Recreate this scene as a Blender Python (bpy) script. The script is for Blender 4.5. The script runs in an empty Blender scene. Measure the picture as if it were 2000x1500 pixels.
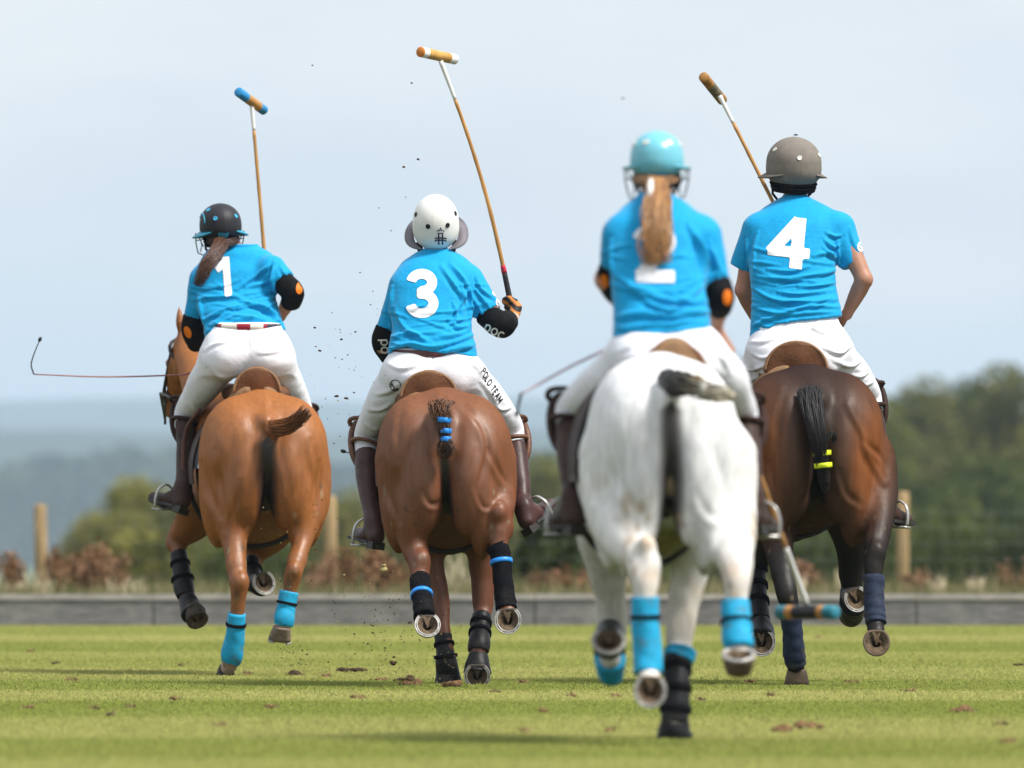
import bpy, math, random
import numpy as np
from mathutils import Vector, Matrix
from mathutils.bvhtree import BVHTree

rnd = random.Random(7)
rng = np.random.default_rng(7)
SC = bpy.context.scene
COL = SC.collection

# ------------------------------------------------------------------ camera
# long telephoto lens held 0.85 m above the pitch, level, with a vertical shift
FP = 400 / 36 * 2000          # focal length in pixels of the 2000 px wide photograph
CX, HY, EYE = 1000.0, 1015.0, 0.85
cam_d = bpy.data.cameras.new('camera')
cam_d.lens = 400
cam_d.sensor_width = 36
cam_d.shift_y = (HY - 750) / 2000
cam_d.clip_start = 0.5
cam_d.clip_end = 30000
cam_d.dof.use_dof = True
cam_d.dof.focus_distance = 58.3
cam_d.dof.aperture_fstop = 4.6
cam = bpy.data.objects.new('camera', cam_d)
COL.objects.link(cam)
cam.location = (0, 0, EYE)
cam.rotation_euler = (math.radians(90), 0, 0)
SC.camera = cam

# ------------------------------------------------------------------ light
SUN_EL, SUN_AZ = math.radians(54), math.radians(117)      # azimuth clockwise from +Y (north)
w = bpy.data.worlds.new('World')
SC.world = w
w.use_nodes = True
nt = w.node_tree
for n in list(nt.nodes):
    nt.nodes.remove(n)
def N(tree, kind, **kw):
    n = tree.nodes.new(kind)
    for k, v in kw.items():
        setattr(n, k, v)
    return n
wo = N(nt, 'ShaderNodeOutputWorld')
bg = N(nt, 'ShaderNodeBackground')
bg.inputs['Strength'].default_value = 0.1
sky = N(nt, 'ShaderNodeTexSky')
sky.sky_type = 'NISHITA'
sky.sun_disc = False
sky.sun_elevation = SUN_EL
sky.sun_rotation = SUN_AZ
sky.air_density = 1.0
sky.dust_density = 1.5
tc = N(nt, 'ShaderNodeTexCoord')
mp = N(nt, 'ShaderNodeMapping')
mp.inputs['Scale'].default_value = (9, 9, 34)
cl = N(nt, 'ShaderNodeTexNoise')
cl.inputs['Scale'].default_value = 1.6
cl.inputs['Detail'].default_value = 4
cl.inputs['Roughness'].default_value = 0.5
rm = N(nt, 'ShaderNodeValToRGB')                            # thin cloud veil: pale blue gaps to near white
rm.color_ramp.elements[0].position = 0.36
rm.color_ramp.elements[0].color = (7.0, 7.7, 8.5, 1)
rm.color_ramp.elements[1].position = 0.68
rm.color_ramp.elements[1].color = (8.9, 9.05, 9.25, 1)
mx = N(nt, 'ShaderNodeMixRGB')
mx.inputs['Fac'].default_value = 0.9
nt.links.new(tc.outputs['Generated'], mp.inputs['Vector'])
nt.links.new(mp.outputs['Vector'], cl.inputs['Vector'])
nt.links.new(cl.outputs['Fac'], rm.inputs['Fac'])
nt.links.new(sky.outputs['Color'], mx.inputs['Color1'])
nt.links.new(rm.outputs['Color'], mx.inputs['Color2'])
nt.links.new(mx.outputs['Color'], bg.inputs['Color'])
nt.links.new(bg.outputs['Background'], wo.inputs['Surface'])

sun_d = bpy.data.lights.new('sun', 'SUN')
sun_d.energy = 4.6
sun_d.angle = math.radians(13.0)          # softened by the thin cloud
sun_d.color = (1.0, 0.965, 0.91)
sun = bpy.data.objects.new('sun', sun_d)
COL.objects.link(sun)
sdir = Vector((math.sin(SUN_AZ) * math.cos(SUN_EL), math.cos(SUN_AZ) * math.cos(SUN_EL), math.sin(SUN_EL)))
sun.rotation_euler = sdir.to_track_quat('Z', 'Y').to_euler()
sun.location = (20, 20, 40)

SC.view_settings.view_transform = 'Standard'
SC.view_settings.look = 'None'
SC.view_settings.gamma = 1
SC.view_settings.use_curve_mapping = False
SC.view_settings.exposure = 0.15
SC.render.engine = 'CYCLES'
SC.cycles.use_denoising = True
SC.cycles.max_bounces = 6
SC.cycles.diffuse_bounces = 3
SC.cycles.glossy_bounces = 2
SC.cycles.volume_bounces = 1
SC.cycles.transparent_max_bounces = 8
SC.cycles.use_adaptive_sampling = False

def P(px, py, Y):
    """world point at distance Y that the photograph shows at (px, py)"""
    return np.array([(px - CX) * Y / FP, Y, EYE - (py - HY) * Y / FP])

# ------------------------------------------------------------------ materials
MATS = {}
def mat(name, col, rough=0.6, var=0.12, scale=25, bump=0.0, bscale=80, spec=0.3, attr=False, sheen=0.0,
        metal=0.0, stretch=None, dirt=None, dirt_scale=6, dirt_amt=0.5, gloss=0.0, thin=0.0):
    if name in MATS:
        return MATS[name]
    m = bpy.data.materials.new(name)
    m.use_nodes = True
    t = m.node_tree
    b = t.nodes['Principled BSDF']
    L = t.links.new
    b.inputs['Roughness'].default_value = rough
    b.inputs['Specular IOR Level'].default_value = spec
    b.inputs['Metallic'].default_value = metal
    if sheen:
        b.inputs['Sheen Weight'].default_value = sheen
        b.inputs['Sheen Roughness'].default_value = 0.4
    co = N(t, 'ShaderNodeTexCoord')
    src = co.outputs['Object']
    if stretch:
        mpn = N(t, 'ShaderNodeMapping')
        mpn.inputs['Scale'].default_value = stretch
        L(src, mpn.inputs['Vector'])
        src = mpn.outputs['Vector']
    nz = N(t, 'ShaderNodeTexNoise')
    nz.inputs['Scale'].default_value = scale
    nz.inputs['Detail'].default_value = 5
    L(src, nz.inputs['Vector'])
    mr = N(t, 'ShaderNodeMapRange')
    mr.inputs['From Min'].default_value = 0.3
    mr.inputs['From Max'].default_value = 0.7
    mr.inputs['To Min'].default_value = 1 - var
    mr.inputs['To Max'].default_value = 1 + var
    L(nz.outputs['Fac'], mr.inputs['Value'])
    mul = N(t, 'ShaderNodeVectorMath', operation='SCALE')
    if attr:
        at = N(t, 'ShaderNodeAttribute', attribute_name='Col')
        base = at.outputs['Color']
        L(base, mul.inputs[0])
    else:
        mul.inputs[0].default_value = col[:3]
    L(mr.outputs['Result'], mul.inputs['Scale'])
    out = mul.outputs['Vector']
    if dirt:
        n2 = N(t, 'ShaderNodeTexNoise')
        n2.inputs['Scale'].default_value = dirt_scale
        n2.inputs['Detail'].default_value = 6
        n2.inputs['Roughness'].default_value = 0.65
        L(co.outputs['Object'], n2.inputs['Vector'])
        m2 = N(t, 'ShaderNodeMapRange')
        m2.inputs['From Min'].default_value = 0.52
        m2.inputs['From Max'].default_value = 0.72
        m2.inputs['To Max'].default_value = dirt_amt
        L(n2.outputs['Fac'], m2.inputs['Value'])
        mm = N(t, 'ShaderNodeMixRGB')
        mm.inputs['Color2'].default_value = (*dirt, 1)
        L(m2.outputs['Result'], mm.inputs['Fac'])
        L(out, mm.inputs['Color1'])
        out = mm.outputs['Color']
    L(out, b.inputs['Base Color'])
    if bump:
        n3 = N(t, 'ShaderNodeTexNoise')
        n3.inputs['Scale'].default_value = bscale
        n3.inputs['Detail'].default_value = 4
        L(src, n3.inputs['Vector'])
        bp = N(t, 'ShaderNodeBump')
        bp.inputs['Strength'].default_value = bump
        bp.inputs['Distance'].default_value = 0.01
        L(n3.outputs['Fac'], bp.inputs['Height'])
        L(bp.outputs['Normal'], b.inputs['Normal'])
    if thin:                                   # light passes through a leaf or blade
        tl = N(t, 'ShaderNodeBsdfTranslucent')
        L(out, tl.inputs['Color'])
        ms = N(t, 'ShaderNodeMixShader')
        ms.inputs['Fac'].default_value = thin
        L(b.outputs['BSDF'], ms.inputs[1]); L(tl.outputs['BSDF'], ms.inputs[2])
        L(ms.outputs['Shader'], t.nodes['Material Output'].inputs['Surface'])
    if gloss:                                  # short hair: an even shine without the mirror-like rim of a smooth surface
        b.inputs['Specular IOR Level'].default_value = 0.0
        gl = N(t, 'ShaderNodeBsdfAnisotropic')
        gl.inputs['Roughness'].default_value = rough
        gl.inputs['Color'].default_value = (1, 0.96, 0.92, 1)
        if bump:
            L(bp.outputs['Normal'], gl.inputs['Normal'])
        ms = N(t, 'ShaderNodeMixShader')
        ms.inputs['Fac'].default_value = gloss
        L(b.outputs['BSDF'], ms.inputs[1]); L(gl.outputs['BSDF'], ms.inputs[2])
        L(ms.outputs['Shader'], t.nodes['Material Output'].inputs['Surface'])
    MATS[name] = m
    return m

# ------------------------------------------------------------------ objects
ORG = {}
def tag(o, label=None, cat=None, group=None, kind=None):
    if label: o['label'] = label
    if cat: o['category'] = cat
    if group: o['group'] = group
    if kind: o['kind'] = kind
    return o

LABELS = set()
ANCHORS = [('the charcoal helmet', 431, 435), ('the white helmet', 851, 433), ('the pale blue helmet', 1283, 303), ('the taupe helmet', 1550, 318), ('the blue-ended mallet head', 490, 197), ('the white-ended mallet head', 855, 107), ('the brown mallet head', 1390, 172),
           ('the left rider\'s elbow', 590, 570), ('number 3\'s left elbow', 748, 670), ('number 3\'s left knee', 712, 850), ('the left chestnut\'s tail tip', 603, 800), ('the left chestnut\'s rump', 640, 900),
           ('the left chestnut\'s grounded hoof', 440, 1316), ('the left chestnut\'s raised hind hoof', 546, 1245), ('the middle chestnut\'s raised left hoof', 835, 1222), ('the middle chestnut\'s black front hooves', 903, 1330),
           ('the white horse\'s front hoof', 1317, 1440), ('the white horse\'s bare sole', 1270, 1349), ('the dark bay\'s grounded hoof', 1556, 1335), ('the dark bay\'s right hind hoof', 1712, 1255), ('the left edge of the picture', 10, 1360), ('the right edge of the picture', 1990, 1400),
           ('the leftmost fence post', 82, 1080), ('the middle fence post', 648, 1070), ('the right fence post', 1762, 1070), ('the whip tip', 76, 668)]
PEND = {}
def where(o, desc, px, py, suffix_group):
    """label an item by what stands next to it; items that would share a label are told apart by their order"""
    n, ax_, ay_ = min(ANCHORS, key=lambda a: math.hypot(a[1] - px, a[2] - py))
    dx_, dy_ = px - ax_, py - ay_
    hor = '' if abs(dx_) < .4 * abs(dy_) else ('left' if dx_ < 0 else 'right')
    ver = '' if abs(dy_) < .4 * abs(dx_) else ('above' if dy_ < 0 else 'below')
    dirn = {('', 'above'): 'above', ('', 'below'): 'below', ('left', ''): 'left of', ('right', ''): 'right of'}.get((hor, ver), ver + ' and ' + hor + ' of')
    if hor and ver: dirn = ('up' if ver == 'above' else 'down') + ' ' + hor + ' from'
    dist = math.hypot(dx_, dy_)
    PEND.setdefault(desc + ' ' + ('just ' if dist < 70 else '') + dirn + ' ' + n, []).append((px, o))
def settle_labels():
    num = ['first', 'second', 'third', 'fourth', 'fifth', 'sixth', 'seventh', 'eighth', 'ninth', 'tenth', 'eleventh', 'twelfth']
    for lab, items in PEND.items():
        items.sort(key=lambda t_: t_[0])
        for i, (_, o) in enumerate(items):
            o['label'] = lab if len(items) == 1 else lab + ', ' + num[min(i, 11)] + ' from left'

def thing(name, label, cat, loc, group=None):
    o = bpy.data.objects.new(name, None)
    o.empty_display_size = 0.1
    COL.objects.link(o)
    o.location = loc
    ORG[o.name] = np.array(loc, float)
    return tag(o, label, cat, group)

def mk(name, V, Fc, mats, parent=None, loc=None, smooth=True, col=None, fmat=None):
    """one mesh object from world-space vertices"""
    V = np.asarray(V, dtype=np.float64)
    org = ORG[parent.name] if parent is not None else (np.array(loc, float) if loc is not None else np.zeros(3))
    me = bpy.data.meshes.new(name)
    lv = V - org
    if isinstance(Fc, np.ndarray):
        k = Fc.shape[1]
        me.vertices.add(len(lv))
        me.vertices.foreach_set('co', lv.astype(np.float32).ravel())
        me.loops.add(Fc.size)
        me.loops.foreach_set('vertex_index', Fc.astype(np.int32).ravel())
        me.polygons.add(len(Fc))
        me.polygons.foreach_set('loop_start', np.arange(0, Fc.size, k, dtype=np.int32))
        me.polygons.foreach_set('loop_total', np.full(len(Fc), k, dtype=np.int32))
        me.update(calc_edges=True)
    else:
        me.from_pydata([tuple(v) for v in lv], [], [tuple(f) for f in Fc])
        me.update()
    for m in (mats if isinstance(mats, (list, tuple)) else [mats]):
        me.materials.append(m)
    me.polygons.foreach_set('use_smooth', np.full(len(me.polygons), smooth, dtype=bool))
    if fmat is not None:
        me.polygons.foreach_set('material_index', np.asarray(fmat, dtype=np.int32))
    if col is not None:
        a = me.color_attributes.new('Col', 'FLOAT_COLOR', 'POINT')
        c4 = np.ones((len(V), 4), np.float32)
        c4[:, :3] = col
        a.data.foreach_set('color', c4.ravel())
    o = bpy.data.objects.new(name, me)
    COL.objects.link(o)
    if parent is not None:
        o.parent = parent
        ORG[o.name] = ORG[parent.name]
    else:
        o.location = org
        ORG[o.name] = org
    return o

# ------------------------------------------------------------------ splines and tubes
def spline(pts, n=6):
    """Catmull-Rom through rows of any width"""
    p = np.asarray(pts, float)
    if len(p) < 3:
        t = np.linspace(0, 1, n + 1)[:, None]
        return p[0] * (1 - t) + p[-1] * t
    q = np.vstack([2 * p[0] - p[1], p, 2 * p[-1] - p[-2]])
    out = []
    for i in range(1, len(q) - 2):
        for j in range(n):
            t = j / n
            a, b, c, d = q[i - 1], q[i], q[i + 1], q[i + 2]
            out.append(0.5 * (2 * b + (c - a) * t + (2 * a - 5 * b + 4 * c - d) * t * t + (3 * b - a - 3 * c + d) * t ** 3))
    out.append(q[-2])
    return np.array(out)

def tube_geo(path, rad, seg=8, closed=False, flat=None, prof=None):
    """rings along a path; flat=(axis, factor) squeezes the section; prof(i,theta)->radius factor"""
    path = np.asarray(path, float)
    n = len(path)
    rad = np.broadcast_to(np.asarray(rad, float), (n,))
    if closed:
        tan = np.roll(path, -1, 0) - np.roll(path, 1, 0)
    else:
        tan = np.gradient(path, axis=0)
    tan /= np.linalg.norm(tan, axis=1)[:, None] + 1e-12
    up = np.array([0, 0, 1.0]) if abs(tan[0][2]) < 0.9 else np.array([0, 1.0, 0])
    a = np.cross(tan[0], up); a /= np.linalg.norm(a)
    V, Fc = [], []
    th = np.arange(seg) * 2 * math.pi / seg
    for i in range(n):
        a = a - tan[i] * np.dot(a, tan[i]); a /= np.linalg.norm(a) + 1e-12
        b = np.cross(tan[i], a)
        r = rad[i] * np.ones(seg)
        if prof is not None:
            r = r * prof(i / max(1, n - 1), th)
        ring = path[i] + (np.cos(th) * r)[:, None] * a + (np.sin(th) * r)[:, None] * b
        if flat is not None:
            ax = np.asarray(flat[0], float)
            dd = (ring - path[i]) @ ax
            ring = ring - np.outer(dd * (1 - flat[1]), ax)
        V.append(ring)
    V = np.vstack(V)
    m = n if closed else n - 1
    for i in range(m):
        for j in range(seg):
            k = (i + 1) % n
            Fc.append((i * seg + j, i * seg + (j + 1) % seg, k * seg + (j + 1) % seg, k * seg + j))
    if not closed:
        Fc.append(tuple(range(seg))[::-1])
        Fc.append(tuple((n - 1) * seg + j for j in range(seg)))
    return V, Fc

class Geo:
    """collects geometry for one joined mesh"""
    def __init__(s):
        s.V, s.F, s.M, s.n = [], [], [], 0
    def add(s, V, Fc, m=0):
        V = np.asarray(V, float)
        s.V.append(V)
        s.F += [tuple(int(i) + s.n for i in f) for f in Fc]
        s.M += [m] * len(Fc)
        s.n += len(V)
        return s
    def tube(s, path, rad, seg=8, m=0, **k):
        V, Fc = tube_geo(path, rad, seg, **k)
        return s.add(V, Fc, m)
    def box(s, lo, hi, m=0):
        lo, hi = np.asarray(lo, float), np.asarray(hi, float)
        V = [(x, y, z) for x in (lo[0], hi[0]) for y in (lo[1], hi[1]) for z in (lo[2], hi[2])]
        return s.add(V, [(0, 1, 3, 2), (4, 6, 7, 5), (0, 4, 5, 1), (2, 3, 7, 6), (0, 2, 6, 4), (1, 5, 7, 3)], m)
    def make(s, name, mats, parent=None, **k):
        return mk(name, np.vstack(s.V), s.F, mats, parent, fmat=s.M, **k)

# ------------------------------------------------------------------ implicit bodies -> one continuous mesh
class Vol:
    def __init__(s, lo, hi, h):
        s.lo = np.array(lo, float); s.h = h
        s.n = (np.ceil((np.array(hi, float) - s.lo) / h).astype(int) + 1)
        s.d = np.full(tuple(s.n), 1e3, np.float32)
        s.prims = []
    def op(s, prim, k=0.02, col=None, mode='u', kc=0.03):
        fn, lo, hi = prim
        m = k + 2.5 * s.h
        a = np.maximum(0, np.floor((np.asarray(lo) - m - s.lo) / s.h).astype(int))
        b = np.minimum(s.n, np.ceil((np.asarray(hi) + m - s.lo) / s.h).astype(int) + 1)
        if np.any(b <= a):
            return s
        sl = tuple(slice(a[i], b[i]) for i in range(3))
        ax = [s.lo[i] + s.h * np.arange(a[i], b[i]) for i in range(3)]
        v = fn(ax[0][:, None, None], ax[1][None, :, None], ax[2][None, None, :]).astype(np.float32)
        c = s.d[sl]
        if mode == 'u':
            h = np.clip(0.5 + 0.5 * (v - c) / k, 0, 1)
            s.d[sl] = v * (1 - h) + c * h - k * h * (1 - h)
            if col is not None:
                s.prims.append((fn, np.array(col, float), kc))
        else:
            v = -v
            h = np.clip(0.5 - 0.5 * (v - c) / k, 0, 1)
            s.d[sl] = v * (1 - h) + c * h + k * h * (1 - h)
        return s
    def mesh(s, smooth=2):
        d, h = s.d, s.h
        sg = d < 0
        cnt = np.zeros(tuple(s.n - 1), np.int8)
        offs = [(i, j, k) for i in (0, 1) for j in (0, 1) for k in (0, 1)]
        nx, ny, nz = s.n
        for (i, j, k) in offs:
            cnt += sg[i:nx - 1 + i, j:ny - 1 + j, k:nz - 1 + k]
        mask = (cnt > 0) & (cnt < 8)
        I = np.argwhere(mask)
        idx = np.full(mask.shape, -1, np.int64)
        idx[mask] = np.arange(len(I))
        cv = np.stack([d[I[:, 0] + i, I[:, 1] + j, I[:, 2] + k] for (i, j, k) in offs], 1)
        acc = np.zeros((len(I), 3)); c = np.zeros(len(I))
        for p in range(8):
            for q in range(p + 1, 8):
                op_, oq = np.array(offs[p]), np.array(offs[q])
                if np.abs(op_ - oq).sum() != 1:
                    continue
                va, vb = cv[:, p], cv[:, q]
                x = (va < 0) != (vb < 0)
                t = np.where(x, va / np.where(x, va - vb, 1), 0)
                t = np.clip(t, 0, 1)
                acc[x] += op_ + (oq - op_) * t[x][:, None]
                c[x] += 1
        V = s.lo + h * (I + acc / c[:, None])
        Q = []
        for axis in range(3):
            sl0 = [slice(None)] * 3; sl1 = [slice(None)] * 3
            sl0[axis] = slice(0, -1); sl1[axis] = slice(1, None)
            e = sg[tuple(sl0)] != sg[tuple(sl1)]
            E = np.argwhere(e)
            b, cc = [x for x in range(3) if x != axis]
            ok = (E[:, b] > 0) & (E[:, cc] > 0) & (E[:, b] < s.n[b] - 1) & (E[:, cc] < s.n[cc] - 1)
            E = E[ok]
            def cell(db, dc):
                K = E.copy(); K[:, b] += db; K[:, cc] += dc
                return idx[K[:, 0], K[:, 1], K[:, 2]]
            q = np.stack([cell(-1, -1), cell(0, -1), cell(0, 0), cell(-1, 0)], 1)
            ins = sg[E[:, 0], E[:, 1], E[:, 2]]
            flip = ins if axis != 1 else ~ins
            q[~flip] = q[~flip][:, ::-1]
            Q.append(q)
        Q = np.vstack(Q)
        Q = Q[(Q >= 0).all(1)]
        V = lap(V, Q, smooth)
        return V, Q
    def colors(s, V):
        num = np.zeros((len(V), 3)); den = np.zeros(len(V))
        for fn, col, kc in s.prims:
            dd = fn(V[:, 0], V[:, 1], V[:, 2])
            wgt = np.exp(-np.clip(dd, -0.05, 1) / kc)
            num += wgt[:, None] * col; den += wgt
        return num / (den[:, None] + 1e-12)

def lap(V, Q, it):
    if it <= 0:
        return V
    A = np.concatenate([Q[:, 0], Q[:, 1], Q[:, 2], Q[:, 3]]); B = np.concatenate([Q[:, 1], Q[:, 2], Q[:, 3], Q[:, 0]])
    n = len(V)
    deg = np.bincount(A, minlength=n) + np.bincount(B, minlength=n)
    for _ in range(it):
        W = np.stack([np.bincount(A, V[B, i], n) + np.bincount(B, V[A, i], n) for i in range(3)], 1) / deg[:, None]
        V = V * 0.5 + W * 0.5
    return V

def normals(V, Q):
    fn = np.cross(V[Q[:, 2]] - V[Q[:, 0]], V[Q[:, 3]] - V[Q[:, 1]])
    n = np.zeros_like(V)
    for j in range(4):
        for i in range(3):
            n[:, i] += np.bincount(Q[:, j], fn[:, i], len(V))
    return n / (np.linalg.norm(n, axis=1)[:, None] + 1e-12)

def cone(a, b, ra, rb):
    a, b = np.asarray(a, float), np.asarray(b, float)
    ab = b - a; l2 = float(ab @ ab) + 1e-12
    def fn(X, Y, Z):
        x, y, z = X - a[0], Y - a[1], Z - a[2]
        t = np.clip((x * ab[0] + y * ab[1] + z * ab[2]) / l2, 0, 1)
        return np.sqrt((x - t * ab[0]) ** 2 + (y - t * ab[1]) ** 2 + (z - t * ab[2]) ** 2) - (ra + (rb - ra) * t)
    r = max(ra, rb)
    return fn, np.minimum(a, b) - r, np.maximum(a, b) + r

def chain(pts, n=4):
    """pts: rows (x,y,z,r)"""
    s = spline(pts, n)
    cs = [cone(s[i, :3], s[i + 1, :3], s[i, 3], s[i + 1, 3]) for i in range(len(s) - 1)]
    def fn(X, Y, Z):
        d = cs[0][0](X, Y, Z)
        for c in cs[1:]:
            d = np.minimum(d, c[0](X, Y, Z))
        return d
    return fn, np.min([c[1] for c in cs], 0), np.max([c[2] for c in cs], 0)

def capped(prim, planes):
    """cut a primitive with planes (point, outward normal)"""
    fn, lo, hi = prim
    pl = [(np.asarray(p, float), np.asarray(n, float) / np.linalg.norm(n)) for p, n in planes]
    def f(X, Y, Z):
        d = fn(X, Y, Z)
        for p, n in pl:
            d = np.maximum(d, (X - p[0]) * n[0] + (Y - p[1]) * n[1] + (Z - p[2]) * n[2])
        return d
    return f, lo, hi

def ell(c, r, M=None):
    c, r = np.asarray(c, float), np.asarray(r, float)
    M = np.eye(3) if M is None else np.asarray(M, float)
    def fn(X, Y, Z):
        x, y, z = X - c[0], Y - c[1], Z - c[2]
        q = [M[i, 0] * x + M[i, 1] * y + M[i, 2] * z for i in range(3)]
        k0 = np.sqrt(sum((q[i] / r[i]) ** 2 for i in range(3)))
        k1 = np.sqrt(sum((q[i] / r[i] ** 2) ** 2 for i in range(3)))
        return k0 * (k0 - 1) / np.maximum(k1, 1e-6)
    e = np.sqrt(((M.T * r) ** 2).sum(1))
    return fn, c - e, c + e

def loft(rows, p=2.3, cut=None):
    """rows (z, cx, a, cy, b) bottom to top: stacked elliptic sections; cut(X,Y,Z) trims"""
    R = np.asarray(sorted(rows, key=lambda t: t[0]), float)
    R = spline(R, 5)
    R = R[np.argsort(R[:, 0])]
    def fn(X, Y, Z):
        cx, a, cy, b = [np.interp(Z, R[:, 0], R[:, i]) for i in (1, 2, 3, 4)]
        v = ((np.abs(X - cx) / a) ** p + (np.abs(Y - cy) / b) ** p) ** (1 / p)
        d = (v - 1) * np.minimum(a, b)
        d = np.maximum(d, np.maximum(R[0, 0] - Z, Z - R[-1, 0]))
        if cut is not None:
            d = np.maximum(d, cut(X, Y, Z))
        return d
    lo = np.array([(R[:, 1] - R[:, 2]).min(), (R[:, 3] - R[:, 4]).min(), R[0, 0]])
    hi = np.array([(R[:, 1] + R[:, 2]).max(), (R[:, 3] + R[:, 4]).max(), R[-1, 0]])
    return fn, lo, hi

def unit(v):
    v = np.asarray(v, float)
    return v / (np.linalg.norm(v) + 1e-12)

# ------------------------------------------------------------------ prints that follow a surface
def strokes_fn(strokes):
    """strokes: list of (polyline, half width)"""
    def f(u, v):
        d = np.full(np.shape(u), 1e3)
        for pl, hw in strokes:
            pl = np.array(pl, float)
            ds = np.full(np.shape(u), 1e3)
            for a, b in zip(pl[:-1], pl[1:]):
                ab = b - a; l2 = ab @ ab + 1e-12
                t = np.clip(((u - a[0]) * ab[0] + (v - a[1]) * ab[1]) / l2, 0, 1)
                ds = np.minimum(ds, np.hypot(u - a[0] - t * ab[0], v - a[1] - t * ab[1]) - hw)
            closed = np.hypot(*(pl[0] - pl[-1])) < hw
            for e, o in () if closed else ((pl[0], pl[0] - pl[1]), (pl[-1], pl[-1] - pl[-2])):      # square-cut ends
                o = o / (np.hypot(*o) + 1e-12)
                out = (u - e[0]) * o[0] + (v - e[1]) * o[1]
                near = np.hypot(u - e[0], v - e[1]) < hw * 2.0
                ds = np.where(near, np.maximum(ds, out), ds)
            d = np.minimum(d, ds)
        return d
    return f

def arc(cx, cy, rx, ry, a0, a1, n=18):
    return [(cx + rx * math.cos(math.radians(a0 + (a1 - a0) * i / n)), cy + ry * math.sin(math.radians(a0 + (a1 - a0) * i / n))) for i in range(n + 1)]

def glyph_cells(f, bounds, cell):
    """fill f<0 with clipped grid cells"""
    u0, u1, v0, v1 = bounds
    us = np.arange(u0, u1 + cell, cell); vs = np.arange(v0, v1 + cell, cell)
    U, W = np.meshgrid(us, vs, indexing='ij')
    D = f(U, W)
    V, Fc, key = [], [], {}
    def vid(p):
        k = (round(p[0] / cell * 400), round(p[1] / cell * 400))
        if k not in key:
            key[k] = len(V); V.append(p)
        return key[k]
    for i in range(len(us) - 1):
        for j in range(len(vs) - 1):
            c = [(i, j), (i + 1, j), (i + 1, j + 1), (i, j + 1)]
            dv = [D[q] for q in c]
            if min(dv) >= 0:
                continue
            poly = []
            for m in range(4):
                a, b = c[m], c[(m + 1) % 4]
                da, db = dv[m], dv[(m + 1) % 4]
                pa, pb = (us[a[0]], vs[a[1]]), (us[b[0]], vs[b[1]])
                if da < 0:
                    poly.append(vid(pa))
                if (da < 0) != (db < 0):
                    t = da / (da - db)
                    poly.append(vid((pa[0] + (pb[0] - pa[0]) * t, pa[1] + (pb[1] - pa[1]) * t)))
            poly = [p for n_, p in enumerate(poly) if p != poly[n_ - 1]]
            if len(poly) >= 3:
                Fc.append(poly)
    return V, Fc

def decal(name, f, bounds, cell, O, U, W, D, target, m, parent, off=0.0025):
    V, Fc = glyph_cells(f, bounds, cell)
    tV, tF = target
    bvh = target_bvh(tV, tF)
    D = Vector(unit(D))
    out, ok = [], []
    for (u, v) in V:
        p = Vector(np.asarray(O) + np.asarray(U) * u + np.asarray(W) * v)
        hit = bvh.ray_cast(p - D * 0.6, D)
        if hit[0] is None:
            out.append(tuple(p)); ok.append(False)
        else:
            n = hit[1] if hit[1].dot(D) < 0 else -hit[1]
            out.append(tuple(hit[0] + n * off)); ok.append(True)
    yy = np.array([p[1] for p in out]); ymed = float(np.median(yy[np.array(ok, bool)])) if any(ok) else 0
    if name == 'patch':
        ok = [o_ and abs(y_ - ymed) < .02 for o_, y_ in zip(ok, yy)]
    Fk = [f_ for f_ in Fc if all(ok[i] for i in f_)]
    if not Fk:
        return None
    return mk(name, out, Fk, m, parent, smooth=True)

BV = {}
def target_bvh(V, Fq):
    k = id(V)
    if k not in BV:
        BV[k] = (BVHTree.FromPolygons([tuple(v) for v in V], [tuple(int(i) for i in f) for f in Fq]), V)
    return BV[k][0]

LET = {
 'P': [[(0, 0), (0, 1)], [(0, 1), (.3, 1)] + arc(.3, .75, .25, .25, 90, -90, 10) + [(0, .5)]],
 'O': [arc(.35, .5, .35, .5, 0, 362, 24)],
 'L': [[(0, 1), (0, 0), (.5, 0)]],
 'T': [[(0, 1), (.6, 1)], [(.3, 1), (.3, 0)]],
 'E': [[(.5, 1), (0, 1), (0, 0), (.5, 0)], [(0, .52), (.42, .52)]],
 'A': [[(0, 0), (.33, 1), (.66, 0)], [(.12, .36), (.54, .36)]],
 'M': [[(0, 0), (0, 1), (.35, .3), (.7, 1), (.7, 0)]],
 'Z': [[(0, 1), (.6, 1), (0, 0), (.6, 0)]],
 'W': [[(0, 1), (.2, 0), (.4, .8), (.6, 0), (.8, 1)]],
 'p': [[(0, -.5), (0, 1)], arc(.4, .5, .4, .5, 0, 362, 20)],
 'o': [arc(.45, .5, .45, .5, 0, 362, 20)],
 'c': [arc(.45, .5, .45, .5, 50, 310, 16)],
 'I': [[(0, 0), (0, 1)], [(-.18, 1), (.18, 1)], [(-.18, 0), (.18, 0)]],
 '1': [[(.55, 0), (.55, 1.45)], [(.62, 1.3), (.12, 1.0)]],
 '2': [arc(.5, 1.0, .33, .3, 170, -25, 16) + [(.18, .15)], [(.1, .14), (.95, .14)]],
 '3': [arc(.47, 1.06, .32, .26, 172, 20, 12) + arc(.47, 1.06, .32, .26, 10, -90, 8) + [(.32, .78)], [(.32, .73)] + arc(.47, .43, .35, .29, 90, -172, 20)],
 '4': [[(.7, 1.40), (.12, .47), (.12, .46)], [(.02, .46), (1.0, .46)], [(.70, 0), (.70, 1.45)]],
}
def text_strokes(s, hw, sx=1.0, gap=0.28):
    out, x = [], 0.0
    for ch in s:
        if ch == ' ':
            x += 0.45; continue
        w_ = max(p[0] for pl in LET[ch] for p in pl)
        for pl in LET[ch]:
            out.append(([((x + p[0]) * sx, p[1]) for p in pl], hw))
        x += w_ + gap
    return out, (x - gap) * sx
# ------------------------------------------------------------------ the setting: pitch, rough ground, hills, haze
def yd(py):
    return FP * EYE / (py - HY)

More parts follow.
